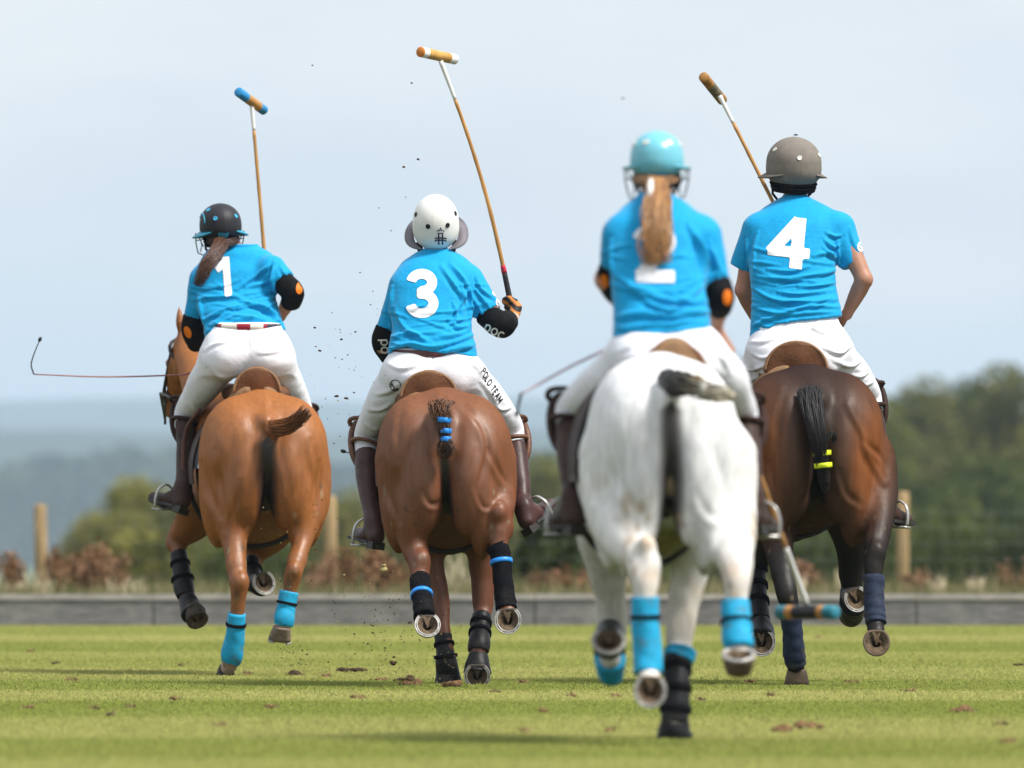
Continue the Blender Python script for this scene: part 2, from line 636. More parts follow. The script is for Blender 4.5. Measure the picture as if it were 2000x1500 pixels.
# mown bands across the pitch (photo rows -> distance); value = how light the band is
BANDS = [(1222, .45), (1240, .40), (1244, .85), (1252, .75), (1257, .25), (1272, .22), (1277, .62), (1286, .55), (1291, .33),
         (1302, .40), (1308, .68), (1326, .6), (1332, .22), (1348, .16), (1353, .78), (1367, .72), (1373, .12), (1386, .10),
         (1398, .22), (1408, .62), (1440, .78), (1447, .30), (1478, .22), (1488, .62), (1520, .7)]
BY = np.array([yd(b[0]) for b in BANDS])[::-1]
BVv = np.array([b[1] for b in BANDS])[::-1]
def band(Y):
    return np.interp(Y, BY, BVv)
G_DARK = np.array([0.270, 0.330, 0.055])
G_LITE = np.array([0.555, 0.535, 0.180])

def ground_z(X, Y):
    z = np.where(Y > 112, -(Y - 112) * 0.011, 0.0)
    return np.maximum(z, -16)

ys = np.concatenate([np.arange(-20, 34, 6.0), np.arange(34, 92.0, 0.12)])
xs = np.linspace(-40, 40, 41)
GX, GY = np.meshgrid(xs, ys, indexing='ij')
V = np.stack([GX, GY, 0 * GX], -1).reshape(-1, 3)
ny = len(ys)
ii = np.arange((len(xs) - 1) * (ny - 1)); a = ii // (ny - 1) * ny + ii % (ny - 1)
Fq = np.stack([a, a + ny, a + ny + 1, a + 1], 1)
tb = band(V[:, 1])[:, None]
m_turf = mat('turf', (0, 0, 0), rough=0.95, var=0.12, scale=5, bump=0.2, bscale=60, spec=0.05, attr=True)
o = mk('pitch', V, Fq, m_turf, smooth=False, col=(G_DARK * (1 - tb) + G_LITE * tb) * 0.16)  # base darkened as thatch and as painted shade between the blades, cutting green bounce
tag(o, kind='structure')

ys = np.concatenate([np.arange(92.0, 130, 2), np.arange(130, 700, 30), np.arange(700, 18000, 800)])
xs = np.concatenate([np.linspace(-10000, -60, 14), np.linspace(-40, 40, 20), np.linspace(60, 10000, 14)])
GX, GY = np.meshgrid(xs, ys, indexing='ij')
V = np.stack([GX, GY, ground_z(GX, GY) - 0.004], -1).reshape(-1, 3)
ny = len(ys)
ii = np.arange((len(xs) - 1) * (ny - 1)); a = ii // (ny - 1) * ny + ii % (ny - 1)
Fq = np.stack([a, a + ny, a + ny + 1, a + 1], 1)
m_rough = mat('rough_ground', (0.13, 0.15, 0.05), rough=0.95, var=0.4, scale=0.6, dirt=(0.2, 0.16, 0.09), dirt_scale=0.3, spec=0.05)
tag(mk('rough_ground', V, Fq, m_rough), kind='structure')

# turf blades: one object, every blade real
nb = 800000
yb = np.empty(0)
u = rng.random(nb)
y0, y1 = 37.5, 91.0
yb = y0 + (y1 - y0) * u ** 1.15
half = yb * 1000 / FP * 1.1 + 1.2
xb = (rng.random(nb) * 2 - 1) * half
hgt = rng.uniform(0.006, 0.013, nb) * np.where(rng.random(nb) < 0.02, 2.2, 1)
wd = rng.uniform(0.003, 0.0055, nb) * (yb / 50)
th = rng.random(nb) * math.pi
tiltx = rng.normal(0, 0.013, nb); tilty = rng.normal(0.004, 0.016, nb)
base = np.stack([xb, yb, np.zeros(nb)], 1)
dx = np.stack([np.cos(th) * wd, np.sin(th) * wd * 0.4, np.zeros(nb)], 1)
tip = base + np.stack([tiltx, tilty, hgt], 1)
V = np.empty((nb * 3, 3)); V[0::3] = base - dx; V[1::3] = base + dx; V[2::3] = tip
Fq = np.arange(nb * 3).reshape(-1, 3)
patch = (np.sin(xb * 2.1 + np.sin(yb * .7) * 2) * np.sin(yb * 1.3 + xb) * 0.5 + 0.5) * 0.10 - 0.05
tb = np.clip(band(yb) + rng.normal(0, 0.09, nb) + patch, 0, 1)[:, None]
cb = G_DARK * (1 - tb) + G_LITE * tb
dry = (rng.random(nb) < 0.10)[:, None]
cb = np.where(dry, cb * 0.4 + np.array([0.36, 0.30, 0.13]) * 0.6, cb) * rng.uniform(0.88, 1.13, nb)[:, None]
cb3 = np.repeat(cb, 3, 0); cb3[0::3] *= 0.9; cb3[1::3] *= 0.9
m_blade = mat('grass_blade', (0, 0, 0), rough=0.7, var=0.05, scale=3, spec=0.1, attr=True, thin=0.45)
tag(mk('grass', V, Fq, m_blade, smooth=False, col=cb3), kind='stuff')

# ------------------------------------------------------------------ kerb boards along the pitch
m_board = mat('board_wood', (0.20, 0.192, 0.18), rough=0.85, var=0.28, scale=5, stretch=(1, 1, 6), bump=0.2, bscale=40,
              dirt=(0.32, 0.31, 0.28), dirt_scale=2.4, dirt_amt=0.75, spec=0.15)
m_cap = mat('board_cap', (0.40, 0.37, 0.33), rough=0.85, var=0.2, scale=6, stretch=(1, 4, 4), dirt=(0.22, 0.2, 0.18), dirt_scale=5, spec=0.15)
YK = yd(1222)
kerb = thing('kerb', 'low weathered grey timber kerb of long boards along the back edge of the pitch', 'kerb', (0, YK, 0))
x = P(1045, 1222, YK)[0]
j = x - 3.06 * 4
k_top = EYE - (1160 - HY) * YK / FP
for i in range(8):
    g = Geo().box((j + .006, YK, 0.002), (j + 3.054, YK + .045 + .004 * rnd.random(), k_top - 0.048 + rnd.uniform(-.004, .004)))
    g.make('board', m_board, kerb, smooth=False)
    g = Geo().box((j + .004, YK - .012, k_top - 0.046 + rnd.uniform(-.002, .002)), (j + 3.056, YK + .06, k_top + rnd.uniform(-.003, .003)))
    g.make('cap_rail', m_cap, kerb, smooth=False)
    if i < 7:
        Geo().box((j + 3.0, YK + .052, 0.0), (j + 3.12, YK + .12, k_top - .06)).make('stake', m_board, kerb, smooth=False)
    j += 3.06

# ------------------------------------------------------------------ post and wire fence
m_post = mat('post_wood', (0.36, 0.25, 0.13), rough=0.85, var=0.3, scale=8, stretch=(3, 3, .5), bump=0.3, spec=0.1)
m_wire = mat('wire', (0.30, 0.31, 0.30), rough=0.5, spec=0.4)
YF = 112.0
fence = thing('wire_fence', 'stock fence of round timber posts and wire mesh behind the kerb', 'fence', (0, YF, 0))
post_px = [-478, 82, 648, 1214, 1762, 2320]
for i, px in enumerate(post_px):
    b = P(px, 1015, YF)
    top = EYE - ({82: 985, 648: 968, 1762: 960}.get(px, 975) - HY) * YF / FP
    lean = rnd.uniform(-.02, .02)
    path = [(b[0], YF, -.3), (b[0] + lean * .5, YF, .5), (b[0] + lean, YF, top - .02), (b[0] + lean, YF, top)]
    Geo().tube(path, [.066, .063, .06, .045], 12).make('post', m_post, fence)
xa, xb_ = P(-478, 0, YF)[0], P(2320, 0, YF)[0]
for z in (0.15, 0.3, 0.46, 0.62, 0.78, 0.92):
    Geo().tube([(xa, YF - .07, z), (xb_, YF - .07, z)], .0010, 5).make('wire', m_wire, fence)
g = Geo()
x = xa
while x < xb_:
    g.tube([(x, YF - .066, 0.1), (x, YF - .066, .92)], .0006, 4)
    x += .15
tag(g.make('wire_mesh', m_wire, fence), kind='stuff')

# ------------------------------------------------------------------ plants
def leaf_cards(n, cfn, size, colfn):
    C = cfn(n)
    th = rng.random((n, 3)) * 2 - 1
    a = th / np.linalg.norm(th, axis=1)[:, None]
    r = rng.random((n, 3)) * 2 - 1
    b = np.cross(a, r); b /= np.linalg.norm(b, axis=1)[:, None] + 1e-9
    s = size * rng.uniform(.6, 1.4, n)[:, None]
    V = np.empty((n * 4, 3))
    V[0::4] = C - a * s; V[1::4] = C - b * s * .5; V[2::4] = C + a * s; V[3::4] = C + b * s * .5
    return V, np.arange(n * 4).reshape(-1, 4), np.repeat(colfn(C), 4, 0)

m_leaf = mat('leaf', (0, 0, 0), rough=0.6, var=0.2, scale=0.5, spec=0.1, attr=True, thin=0.3)
m_bark = mat('bark', (0.11, 0.085, 0.06), rough=0.9, var=0.3, scale=3, spec=0.1)
def tree(name, label, cat, px, Y, top_py, width, base, c1, c2, n=3600, lumps=16, trunk=True, group=None, leaf=None):
    b = P(px, HY, Y)
    gz = float(ground_z(0, Y))
    top = EYE - (top_py - HY) * Y / FP
    Hh = top - gz
    t = thing(name, label, cat, (b[0], Y, gz), group)
    rx = width * Y / FP / 2
    cz0 = gz + Hh * base
    L = []
    for i in range(lumps):
        q = rng.normal(size=3); q /= np.linalg.norm(q); q *= rng.random() ** .45
        hz = q[2] * .5 + .5
        wid = math.sqrt(max(.12, 1 - (2 * hz - .75) ** 2 * .55)) if hz > .3 else .8
        L.append((b[0] + q[0] * rx * .66 * wid, Y + q[1] * rx * .7, cz0 + (top - cz0) * (.12 + .76 * hz), rng.uniform(.34, .60) * min(rx, (top - cz0) * .8)))
    L = np.array(L)
    def cfn(n):
        k = rng.integers(0, len(L), n)
        d = rng.normal(size=(n, 3)); d /= np.linalg.norm(d, axis=1)[:, None]
        d *= rng.random(n)[:, None] ** .35
        C = L[k, :3] + d * L[k, 3:4] * np.array([1.05, 1.05, .85])
        C[:, 2] = np.clip(C[:, 2], gz + .05, top + .02 * Hh)
        cfn.k = k
        return C
    tones = rng.random(len(L)) * .6 + .2
    def colfn(C):
        tt = np.clip(tones[cfn.k] + rng.normal(0, .13, len(C)), 0, 1)[:, None]
        return np.array(c1) * (1 - tt) + np.array(c2) * tt
    V, Fq, cc = leaf_cards(n, cfn, leaf or max(.05, rx * .062), colfn)
    if trunk:
        g = Geo()
        r0 = max(.02, Hh * .022)
        g.tube([(b[0], Y, gz - .1), (b[0] + rx * .03, Y, gz + Hh * .3), (b[0] - rx * .04, Y, gz + Hh * .75)], [r0, r0 * .7, r0 * .25], 7)
        for i in range(5):
            l = L[rng.integers(0, len(L))]
            z = gz + Hh * rng.uniform(.2, .5)
            g.tube([(b[0], Y, z), ((b[0] + l[0]) / 2, (Y + l[1]) / 2, (z + l[2]) / 2 + .03 * Hh), l[:3]], [r0 * .45, r0 * .3, r0 * .1], 5)
        g.make('trunk', m_bark, t)
    mk('crown', V, Fq, m_leaf, t, smooth=False, col=cc)
    return t

G1, G2 = (0.036, 0.056, 0.014), (0.125, 0.150, 0.030)
O1, O2 = (0.14, 0.145, 0.030), (0.34, 0.31, 0.075)
D1, D2 = (0.022, 0.038, 0.012), (0.075, 0.095, 0.025)
# wood on the right: (px, Y, top_py, width px)
R_TREES = [
 (1120, 470, 850, 190, G1, O2, 'pale green round-topped tree at the low left end of the wood'),
 (1065, 430, 868, 150, G1, O2, 'small bushy tree just right of the chestnut horse of number 3'),
 (1230, 520, 800, 230, G1, G2, 'tree of the wood behind the white horse, lower than its right neighbour'),
 (1410, 560, 640, 270, G1, G2, 'tall tree whose top shows between the riders of the white and the dark bay horse'),
 (1570, 590, 730, 250, G1, G2, 'tree of the wood hidden mostly behind the dark bay horse'),
 (1705, 500, 712, 170, O1, G2, 'lower yellowish tree beside the right flank of the dark bay horse'),
 (1795, 560, 655, 200, G1, O2, 'broad olive tree right of the dark bay horse'),
 (1885, 600, 662, 170, D1, G2, 'dark tree second from the right edge of the wood'),
 (1985, 520, 640, 220, G1, O2, 'tallest tree at the right edge, highest crown of the wood'),
 (1930, 420, 880, 260, D1, G2, 'dark low tree in front of the right end of the wood'),
 (2140, 540, 690, 240, G1, G2, 'tree of the wood just beyond the right edge'),
 (2330, 560, 720, 260, G1, O2, 'farthest right tree of the wood'),
 (1780, 400, 905, 220, G1, G2, 'low green tree in front of the wood behind the fence post'),
]
for (px, Y, tp, wpx, c1, c2, lab) in R_TREES:
    tree('broadleaf_tree', lab, 'tree', px, Y, tp, wpx * 1.3, .0, c1, c2, n=11000, lumps=34, group='trees of the wood on the right')
L_TREES = [
 (200, 330, 925, 150, O1, O2, 'olive bush at the left end of the hedge right of the leftmost fence post'),
 (280, 340, 885, 150, O1, O2, 'tallest olive bush of the left hedge, left of the chestnut horse'),
 (360, 320, 905, 160, G1, O2, 'olive bush partly behind the boot of the rider in number 1'),
 (470, 330, 935, 170, G1, O2, 'bush behind the hind legs of the left chestnut horse'),
 (590, 340, 930, 170, O1, O2, 'olive bush left of the middle fence post'),
 (690, 330, 950, 160, O1, O2, 'yellowish bush right of the middle fence post'),
 (800, 320, 960, 190, G1, O2, 'bush behind the left foot of the rider in number 3'),
 (-160, 340, 920, 190, O1, O2, 'olive bush beyond the left edge'),
 (940, 330, 945, 190, G1, O2, 'bush behind the legs of the middle chestnut horse'),
]
for (px, Y, tp, wpx, c1, c2, lab) in L_TREES:
    tree('hedge_bush', lab, 'bush', px, Y, tp, wpx * 1.3, .0, c1, c2, n=7000, lumps=26, group='bushes of the hedge')
# near undergrowth behind the fence
S_BUSH = [
 (1080, 118, 1010, 190, D1, D2, 'small dark green bush against the kerb right of the middle chestnut horse'),
 (300, 190, 1040, 220, G1, O2, 'low green shrub behind the dry weeds on the left'),
 (480, 180, 1050, 220, D1, G2, 'low shrub behind the legs of the left chestnut horse'),
 (570, 200, 1045, 200, G1, G2, 'low green shrub left of the middle fence post'),
 (860, 190, 1070, 220, G1, G2, 'low shrub between the legs of the middle chestnut horse'),
 (1250, 200, 1030, 260, G1, G2, 'low shrub behind the legs of the white horse'),
 (1420, 190, 1050, 220, G1, G2, 'low shrub between the white and the dark bay horse'),
 (1590, 210, 1020, 240, G1, G2, 'low shrub under the belly of the dark bay horse'),
 (1730, 230, 1010, 220, D1, G2, 'dark shrub behind the right fence post'),
 (1860, 220, 1000, 240, G1, G2, 'green shrub right of the right fence post'),
 (1990, 210, 1020, 220, D1, D2, 'dark shrub at the right edge behind the wire'),
]
for (px, Y, tp, wpx, c1, c2, lab) in S_BUSH:
    tree('shrub', lab, 'shrub', px, Y, tp, wpx * 1.2, .0, c1, c2, n=3600, lumps=16, group='shrubs behind the fence', leaf=.08)

# dry docks and thistles standing behind the kerb
m_weed = mat('dry_weed', (0, 0, 0), rough=0.85, var=0.3, scale=9, spec=0.1, attr=True)
W_C = [((0.17, 0.085, 0.045), (0.30, 0.17, 0.09)), ((0.20, 0.10, 0.06), (0.33, 0.20, 0.12)), ((0.36, 0.30, 0.19), (0.50, 0.43, 0.29))]
WEEDS = [(18, 1065, 70, 0), (55, 1110, 60, 2), (112, 1085, 60, 0), (130, 1070, 60, 0), (165, 1075, 70, 1), (188, 1060, 60, 0), (215, 1085, 60, 1),
         (232, 1120, 50, 2), (90, 1130, 60, 2), (20, 1125, 60, 2), (270, 1125, 40, 2), (150, 1105, 70, 0),
         (660, 1075, 70, 1), (700, 1060, 80, 0), (735, 1060, 80, 0), (770, 1085, 80, 0), (620, 1110, 60, 1),
         (860, 1085, 90, 2), (900, 1075, 80, 2), (830, 1100, 60, 1), (1060, 1115, 60, 1), (1130, 1105, 60, 0), (1205, 1100, 70, 2),
         (1580, 1100, 50, 1), (1640, 1110, 50, 2), (1790, 1105, 60, 1), (1830, 1120, 40, 2), (1990, 1095, 60, 1), (1905, 1125, 40, 2), (1560, 1120, 40, 2)]
WN = ['reddish brown dried dock plant standing behind the kerb', 'brown seeding weed standing behind the kerb', 'pale straw tussock of dry grass behind the kerb']
for (px, tp, wpx, kind) in WEEDS:
    Y = rnd.uniform(97, 106)
    b = P(px, 1015, Y)
    top = EYE - (tp - HY) * Y / FP
    rx = wpx * Y / FP / 2
    t = thing('dried_weed' if kind < 2 else 'grass_tussock', WN[kind], 'weed' if kind < 2 else 'tussock', (b[0], Y, 0), ['dock plants behind the kerb', 'seeding weeds behind the kerb', 'dry grass tussocks'][kind])
    g = Geo(); pts = []
    for i in range(7 if kind < 2 else 26):
        ex = b[0] + rnd.uniform(-1, 1) * rx; ey = Y + rnd.uniform(-1, 1) * rx; ez = top * rnd.uniform(.62, 1.0)
        mid = ((b[0] * 1.2 + ex * .8) / 2, (Y + ey) / 2, ez * .55)
        g.tube([(b[0] + rnd.uniform(-.05, .05), Y, -.02), mid, (ex, ey, ez)], [.006, .005, .003], 4)
        pts.append((mid, (ex, ey, ez)))
    c1, c2 = W_C[kind]
    cs = np.tile(np.array(c1) * .5 + np.array(c2) * .5, (g.n, 1))
    g.make('stem', m_weed, t, col=cs)
    if kind < 2:
        A = np.array([p[0] for p in pts]); B = np.array([p[1] for p in pts])
        def cfn(n):
            k = rng.integers(0, len(A), n); s = (1 - rng.random(n) ** 1.4 * .85)[:, None]
            return A[k] * (1 - s) + B[k] * s + rng.normal(0, .03, (n, 3))
        def colfn(C):
            tt = rng.random(len(C))[:, None]
            return np.array(c1) * (1 - tt) + np.array(c2) * tt
        V, Fq, cc = leaf_cards(560, cfn, .022, colfn)
        tag(mk('seed_head', V, Fq, m_weed, t, smooth=False, col=cc), kind='stuff')
    where(t, ['reddish brown dried dock', 'brown seeding weed', 'straw-coloured grass tussock'][kind], px, 1080, None)

# tall rough grass between kerb and fence, and beyond it
nb = 26000
yb = 92 + 26 * rng.random(nb) ** 1.5
xb = (rng.random(nb) * 2 - 1) * yb * 1100 / FP
hh = rng.uniform(.10, .34, nb) * np.where(rng.random(nb) < .06, 1.5, 1)
wd = rng.uniform(.004, .009, nb)
base = np.stack([xb, yb, np.zeros(nb) + np.minimum(0, -(yb - 112) * .011)], 1)
lean = rng.normal(0, .05, (nb, 2))
V = np.empty((nb * 3, 3)); d = np.stack([wd, wd * 0, wd * 0], 1)
V[0::3] = base - d; V[1::3] = base + d; V[2::3] = base + np.stack([lean[:, 0], lean[:, 1], hh], 1)
tt = rng.random(nb)[:, None]
cc = np.where(rng.random((nb, 1)) < .45, np.array([.36, .29, .17]) * (.6 + .6 * tt), np.array([.10, .12, .04]) * (.6 + 1.0 * tt))
tag(mk('rough_grass', V, np.arange(nb * 3).reshape(-1, 3), m_weed, smooth=False, col=np.repeat(cc, 3, 0)), kind='stuff')

# far woodland on the valley slope and the hazy ridge beyond
def far_wood(name, x0, x1, Y, prof, n, size, c1, c2, depth):
    X = x0 + (x1 - x0) * rng.random(n)
    top = np.interp(X, [q[0] for q in prof], [q[1] for q in prof])
    top = top + np.sin(X * .035) * 2.5 + np.sin(X * .11 + 2) * 1.4
    u = rng.random(n)
    C = np.stack([X, Y + depth * rng.random(n), -18 + (top + 18) * u ** .7], 1)
    def colfn(C):
        t_ = np.clip(np.sin(C[:, 0] * .13) * .3 + .5 + rng.normal(0, .25, len(C)), 0, 1)[:, None]
        return np.array(c1) * (1 - t_) + np.array(c2) * t_
    V, Fq, cc = leaf_cards(n, lambda k: C, size, colfn)
    tag(mk(name, V, Fq, m_leaf, smooth=False, col=cc), kind='stuff')
pw = lambda px, py, Y: (P(px, py, Y)[0], P(px, py, Y)[2])
far_wood('far_woodland', P(-1500, 0, 3900)[0], P(3000, 0, 3900)[0], 3900,
         [pw(-1500, 900, 3900), pw(-500, 930, 3900), pw(-100, 935, 3900), pw(60, 900, 3900), pw(220, 885, 3900), pw(420, 905, 3900), pw(700, 900, 3900), pw(1000, 890, 3900), pw(1300, 870, 3900), pw(3000, 880, 3900)],
         24000, 3.2, (.035, .05, .032), (.07, .085, .05), 240)  # leaf tones lightened so the colour itself carries some of the haze
m_hill = mat('hill_cover', (0.04, 0.055, 0.035), rough=0.95, var=0.5, scale=.006, spec=0.05)
for (nm, Y, prof) in (('hill', 6500, [(-2500, 850), (-600, 850), (0, 838), (500, 850), (900, 842), (1500, 830), (2600, 850), (4500, 850)]),
                      ('hill_ridge', 12000, [(-2500, 800), (-600, 795), (0, 782), (350, 775), (700, 785), (1000, 778), (1500, 772), (2600, 790), (4500, 800)])):
    g = []
    R = spline([(q[0], q[1]) for q in prof], 10)
    zs_ = EYE - (R[:, 1] - HY) * Y / FP
    xs_ = (R[:, 0] - CX) * Y / FP * 1.0
    V, Fc = [], []
    n = len(R)
    for s, (fy, fz) in enumerate(((0, None), (.12, .55), (.26, 1.0), (.5, .6), (.8, None))):
        for i in range(n):
            z = -17 if fz is None else -17 + (zs_[i] + 17) * fz
            V.append((xs_[i], Y * (.86 + fy * .55), z + (rnd.uniform(-.6, .6) if fz else 0)))
    for s in range(4):
        for i in range(n - 1):
            Fc.append((s * n + i, s * n + i + 1, (s + 1) * n + i + 1, (s + 1) * n + i))
    tag(mk(nm, V, Fc, m_hill), kind='structure')

# air: one even pale volume round everything
HZ = True
if HZ:
    g = Geo().box((-11000, -60, -18.5), (11000, 18500, 140))
    m = bpy.data.materials.new('air')
    m.use_nodes = True
    t = m.node_tree
    for n in list(t.nodes): t.nodes.remove(n)
    oo = N(t, 'ShaderNodeOutputMaterial'); pv = N(t, 'ShaderNodeVolumePrincipled')
    pv.inputs['Color'].default_value = (0.62, 0.78, 1.0, 1)
    pv.inputs['Density'].default_value = 0.00011
    pv.inputs['Anisotropy'].default_value = 0.0
    t.links.new(pv.outputs['Volume'], oo.inputs['Volume'])
    tag(g.make('haze', m, smooth=False), kind='stuff')
def apply_folds(V, Q, folds, D, front_only=True):
    nn = normals(V, Q)
    px = CX + FP * V[:, 0] / V[:, 1]; py = HY - FP * (V[:, 2] - EYE) / V[:, 1]
    disp = np.zeros(len(V))
    for pl, amp, wd in folds:
        pl = spline(pl, 6) if len(pl) > 2 else np.asarray(pl, float)
        best = np.full(len(V), 1e9); sgn = np.zeros(len(V)); tt = np.zeros(len(V))
        L = len(pl) - 1
        for i in range(L):
            a, b = pl[i], pl[i + 1]; ab = b - a; l2 = ab @ ab + 1e-9
            t = np.clip(((px - a[0]) * ab[0] + (py - a[1]) * ab[1]) / l2, 0, 1)
            ex, ey = px - a[0] - t * ab[0], py - a[1] - t * ab[1]
            d = np.hypot(ex, ey)
            m = d < best
            best = np.where(m, d, best); sgn = np.where(m, np.sign(ab[0] * ey - ab[1] * ex), sgn); tt = np.where(m, (i + t) / L, tt)
        s = best * sgn / wd
        fade = np.sin(np.clip(tt, .06, .94) * math.pi) ** .6
        disp += amp * fade * (np.exp(-s * s) - .55 * np.exp(-(s - 1.6) ** 2))
    vis = np.clip(.35 - nn[:, 1] * 1.2, 0, 1)
    return V + nn * (disp * vis)[:, None]

# ------------------------------------------------------------------ horses
m_hoofwall = mat('hoof_horn', (0.06, 0.048, 0.036), rough=0.6, var=0.3, scale=40, stretch=(1, 1, .2), dirt=(.16, .12, .07), dirt_scale=20)
m_sole = mat('hoof_sole', (0.14, 0.10, 0.065), rough=0.95, var=0.35, scale=45, bump=0.8, bscale=70, spec=0.05)
m_shoe = mat('shoe_metal', (0.45, 0.43, 0.40), rough=0.5, var=0.15, scale=50, metal=0.35, spec=0.6)
m_shoe_dark = mat('shoe_groove', (0.10, 0.08, 0.06), rough=0.8)
m_black_cloth = mat('black_cloth', (0.009, 0.009, 0.011), rough=0.85, var=0.25, scale=60, bump=0.35, bscale=220, spec=0.04, dirt=(.035, .03, .025), dirt_scale=14, dirt_amt=.5)
m_black_rub = mat('black_boot', (0.010, 0.010, 0.012), rough=0.5, var=0.25, scale=40, bump=0.15, bscale=120, spec=0.25, dirt=(.06, .05, .035), dirt_scale=18, dirt_amt=.55)
m_cyan_wrap = mat('cyan_wrap', (0.012, 0.36, 0.62), rough=0.65, var=0.12, scale=30, bump=0.2, bscale=150, spec=0.3, dirt=(.10, .13, .11), dirt_scale=16, dirt_amt=.75)
m_navy_wrap = mat('navy_wrap', (0.016, 0.026, 0.055), rough=0.7, var=0.25, scale=40, bump=0.35, bscale=160, spec=0.25, dirt=(.10, .08, .06), dirt_scale=14, dirt_amt=.5)
m_tape_blue = mat('blue_tape', (0.02, 0.26, 0.80), rough=0.4, spec=0.45)
m_tape_yellow = mat('yellow_tape', (0.72, 0.82, 0.02), rough=0.5, spec=0.4)
m_leather_blk = mat('black_leather', (0.022, 0.018, 0.016), rough=0.5, var=0.2, spec=0.4, bump=.1)

def hoof(parent, c, n, toe, r=.064, shoe=True, wall=None, size=1.0):
    """c: centre of the ground surface; n: outward sole normal; toe: direction of the toe"""
    n = unit(n); toe = np.asarray(toe, float); toe = unit(toe - n * (toe @ n)); sd = np.cross(n, toe)
    r = r * size
    seg = 28
    th = np.arange(seg) * 2 * math.pi / seg
    def ring(rr, back, up, heel=.86):
        x = np.cos(th) * rr * 1.06; x = np.where(x < -heel * rr, -heel * rr + (x + heel * rr) * .2, x)
        y = np.sin(th) * rr
        return np.asarray(c) + (x - back)[:, None] * toe + y[:, None] * sd - n * up
    R = [ring(r, 0, 0), ring(r * .97, .003, .02 * size), ring(r * .88, .012, .048 * size), ring(r * .78, .022, .072 * size), ring(r * .74, .026, .08 * size), ring(r * .4, .03, .085 * size)]
    V = np.vstack(R); F_, M = [], []
    for i in range(len(R) - 1):
        for j in range(seg):
            F_.append((i * seg + j, i * seg + (j + 1) % seg, (i + 1) * seg + (j + 1) % seg, (i + 1) * seg + j)); M.append(0)
    F_.append(tuple((len(R) - 1) * seg + j for j in range(seg))); M.append(0)
    b = len(V)
    S = [ring(r * .84, 0, -.0005), ring(r * .74, 0, .006 * size), ring(r * .35, .0, .012 * size)]
    V = np.vstack([V] + S)
    for i, (p, q) in enumerate(((0, b), (b, b + seg), (b + seg, b + 2 * seg))):
        for j in range(seg):
            F_.append((p + j, q + j, q + (j + 1) % seg, p + (j + 1) % seg)); M.append(0 if i == 0 else 1)
    F_.append(tuple(b + 2 * seg + j for j in range(seg))); M.append(1)
    # frog: a wedge from the heels to the middle of the sole
    b = len(V)
    fr = []
    for (x, y, u_) in ((-.86, .36, .002), (-.86, .05, .012), (-.86, -.05, .012), (-.86, -.36, .002), (.22, .03, .002), (.22, -.03, .002), (-.6, .16, -.006), (-.6, -.16, -.006), (-.1, 0, -.004), (-.5, 0, .006)):
        fr.append(np.asarray(c) + toe * x * r + sd * y * r - n * u_ * size)
    V = np.vstack([V, fr])
    for f in ((0, 6, 9, 1), (1, 9, 7, 2), (2, 7, 3), (6, 8, 9), (9, 8, 7), (0, 4, 8, 6), (3, 7, 8, 5), (4, 5, 8)):
        F_.append(tuple(b + i for i in f)); M.append(1)
    h = mk('hoof', V, F_, [wall or m_hoofwall, m_sole], parent, fmat=M)
    if shoe:
        a = np.radians(np.linspace(-142, 142, 41))
        prof = [(1.03, 0.0), (1.03, .009), (.955, .009), (.945, .0065), (.885, .0065), (.875, .009), (.80, .009), (.78, 0)]
        V, F_, M = [], [], []
        for ang in a:
            for (k, t_) in prof:
                V.append(np.asarray(c) + toe * math.cos(ang) * r * k * 1.06 + sd * math.sin(ang) * r * k + n * t_ * size)
        m_ = len(prof)
        for i in range(len(a) - 1):
            for j in range(m_):
                F_.append((i * m_ + j, i * m_ + (j + 1) % m_, (i + 1) * m_ + (j + 1) % m_, (i + 1) * m_ + j))
                M.append(1 if j == 3 and (i % 5) in (1, 2, 3) and 5 < i < 35 and not 17 < i < 23 else 0)
        F_.append(tuple(range(m_))); M.append(0)
        F_.append(tuple((len(a) - 1) * m_ + j for j in range(m_))[::-1]); M.append(0)
        mk('horseshoe', V, F_, [m_shoe, m_shoe_dark], h, fmat=M)
    return h

def bandage(name, path, r, m, parent, turns=5, lip=.003, seg=20, bulge=None):
    s = spline([np.append(p, q) for p, q in zip(path, r)], 8)
    def prof(t, th):
        return 1 + lip / .04 * ((t * turns + th / (2 * math.pi)) % 1.0) + .02 * np.sin(th * 3 + t * 9)
    s = np.vstack([s[:1], s, s[-1:]])
    rr = s[:, 3].copy(); rr[0] *= .8; rr[-1] *= .8
    s[0, :3] += (s[0, :3] - s[2, :3]) * .001; s[-1, :3] += (s[-1, :3] - s[-3, :3]) * .001
    V, F_ = tube_geo(s[:, :3], rr, seg, prof=prof)
    return mk(name, V, F_, m, parent)

def band_ring(name, path, t, w_, r, m, parent):
    """a tape or strap ring round a wrap at fraction t of its path"""
    s = spline([np.append(p, q) for p, q in zip(path, r)], 12)
    d = np.concatenate([[0], np.cumsum(np.linalg.norm(np.diff(s[:, :3], axis=0), axis=1))])
    f = lambda q: np.array([np.interp(q, d, s[:, i]) for i in range(4)])
    L = d[-1]
    a, b = f(t * L - w_ / 2), f(t * L + w_ / 2)
    ps = [a[:3] + (b[:3] - a[:3]) * q for q in (0, .05, .95, 1)]
    k = max(a[3], b[3]) * 1.07 + .0035
    V, F_ = tube_geo(ps, [k * .93, k + .002, k + .002, k * .93], 20)
    return mk(name, V, F_, m, parent)

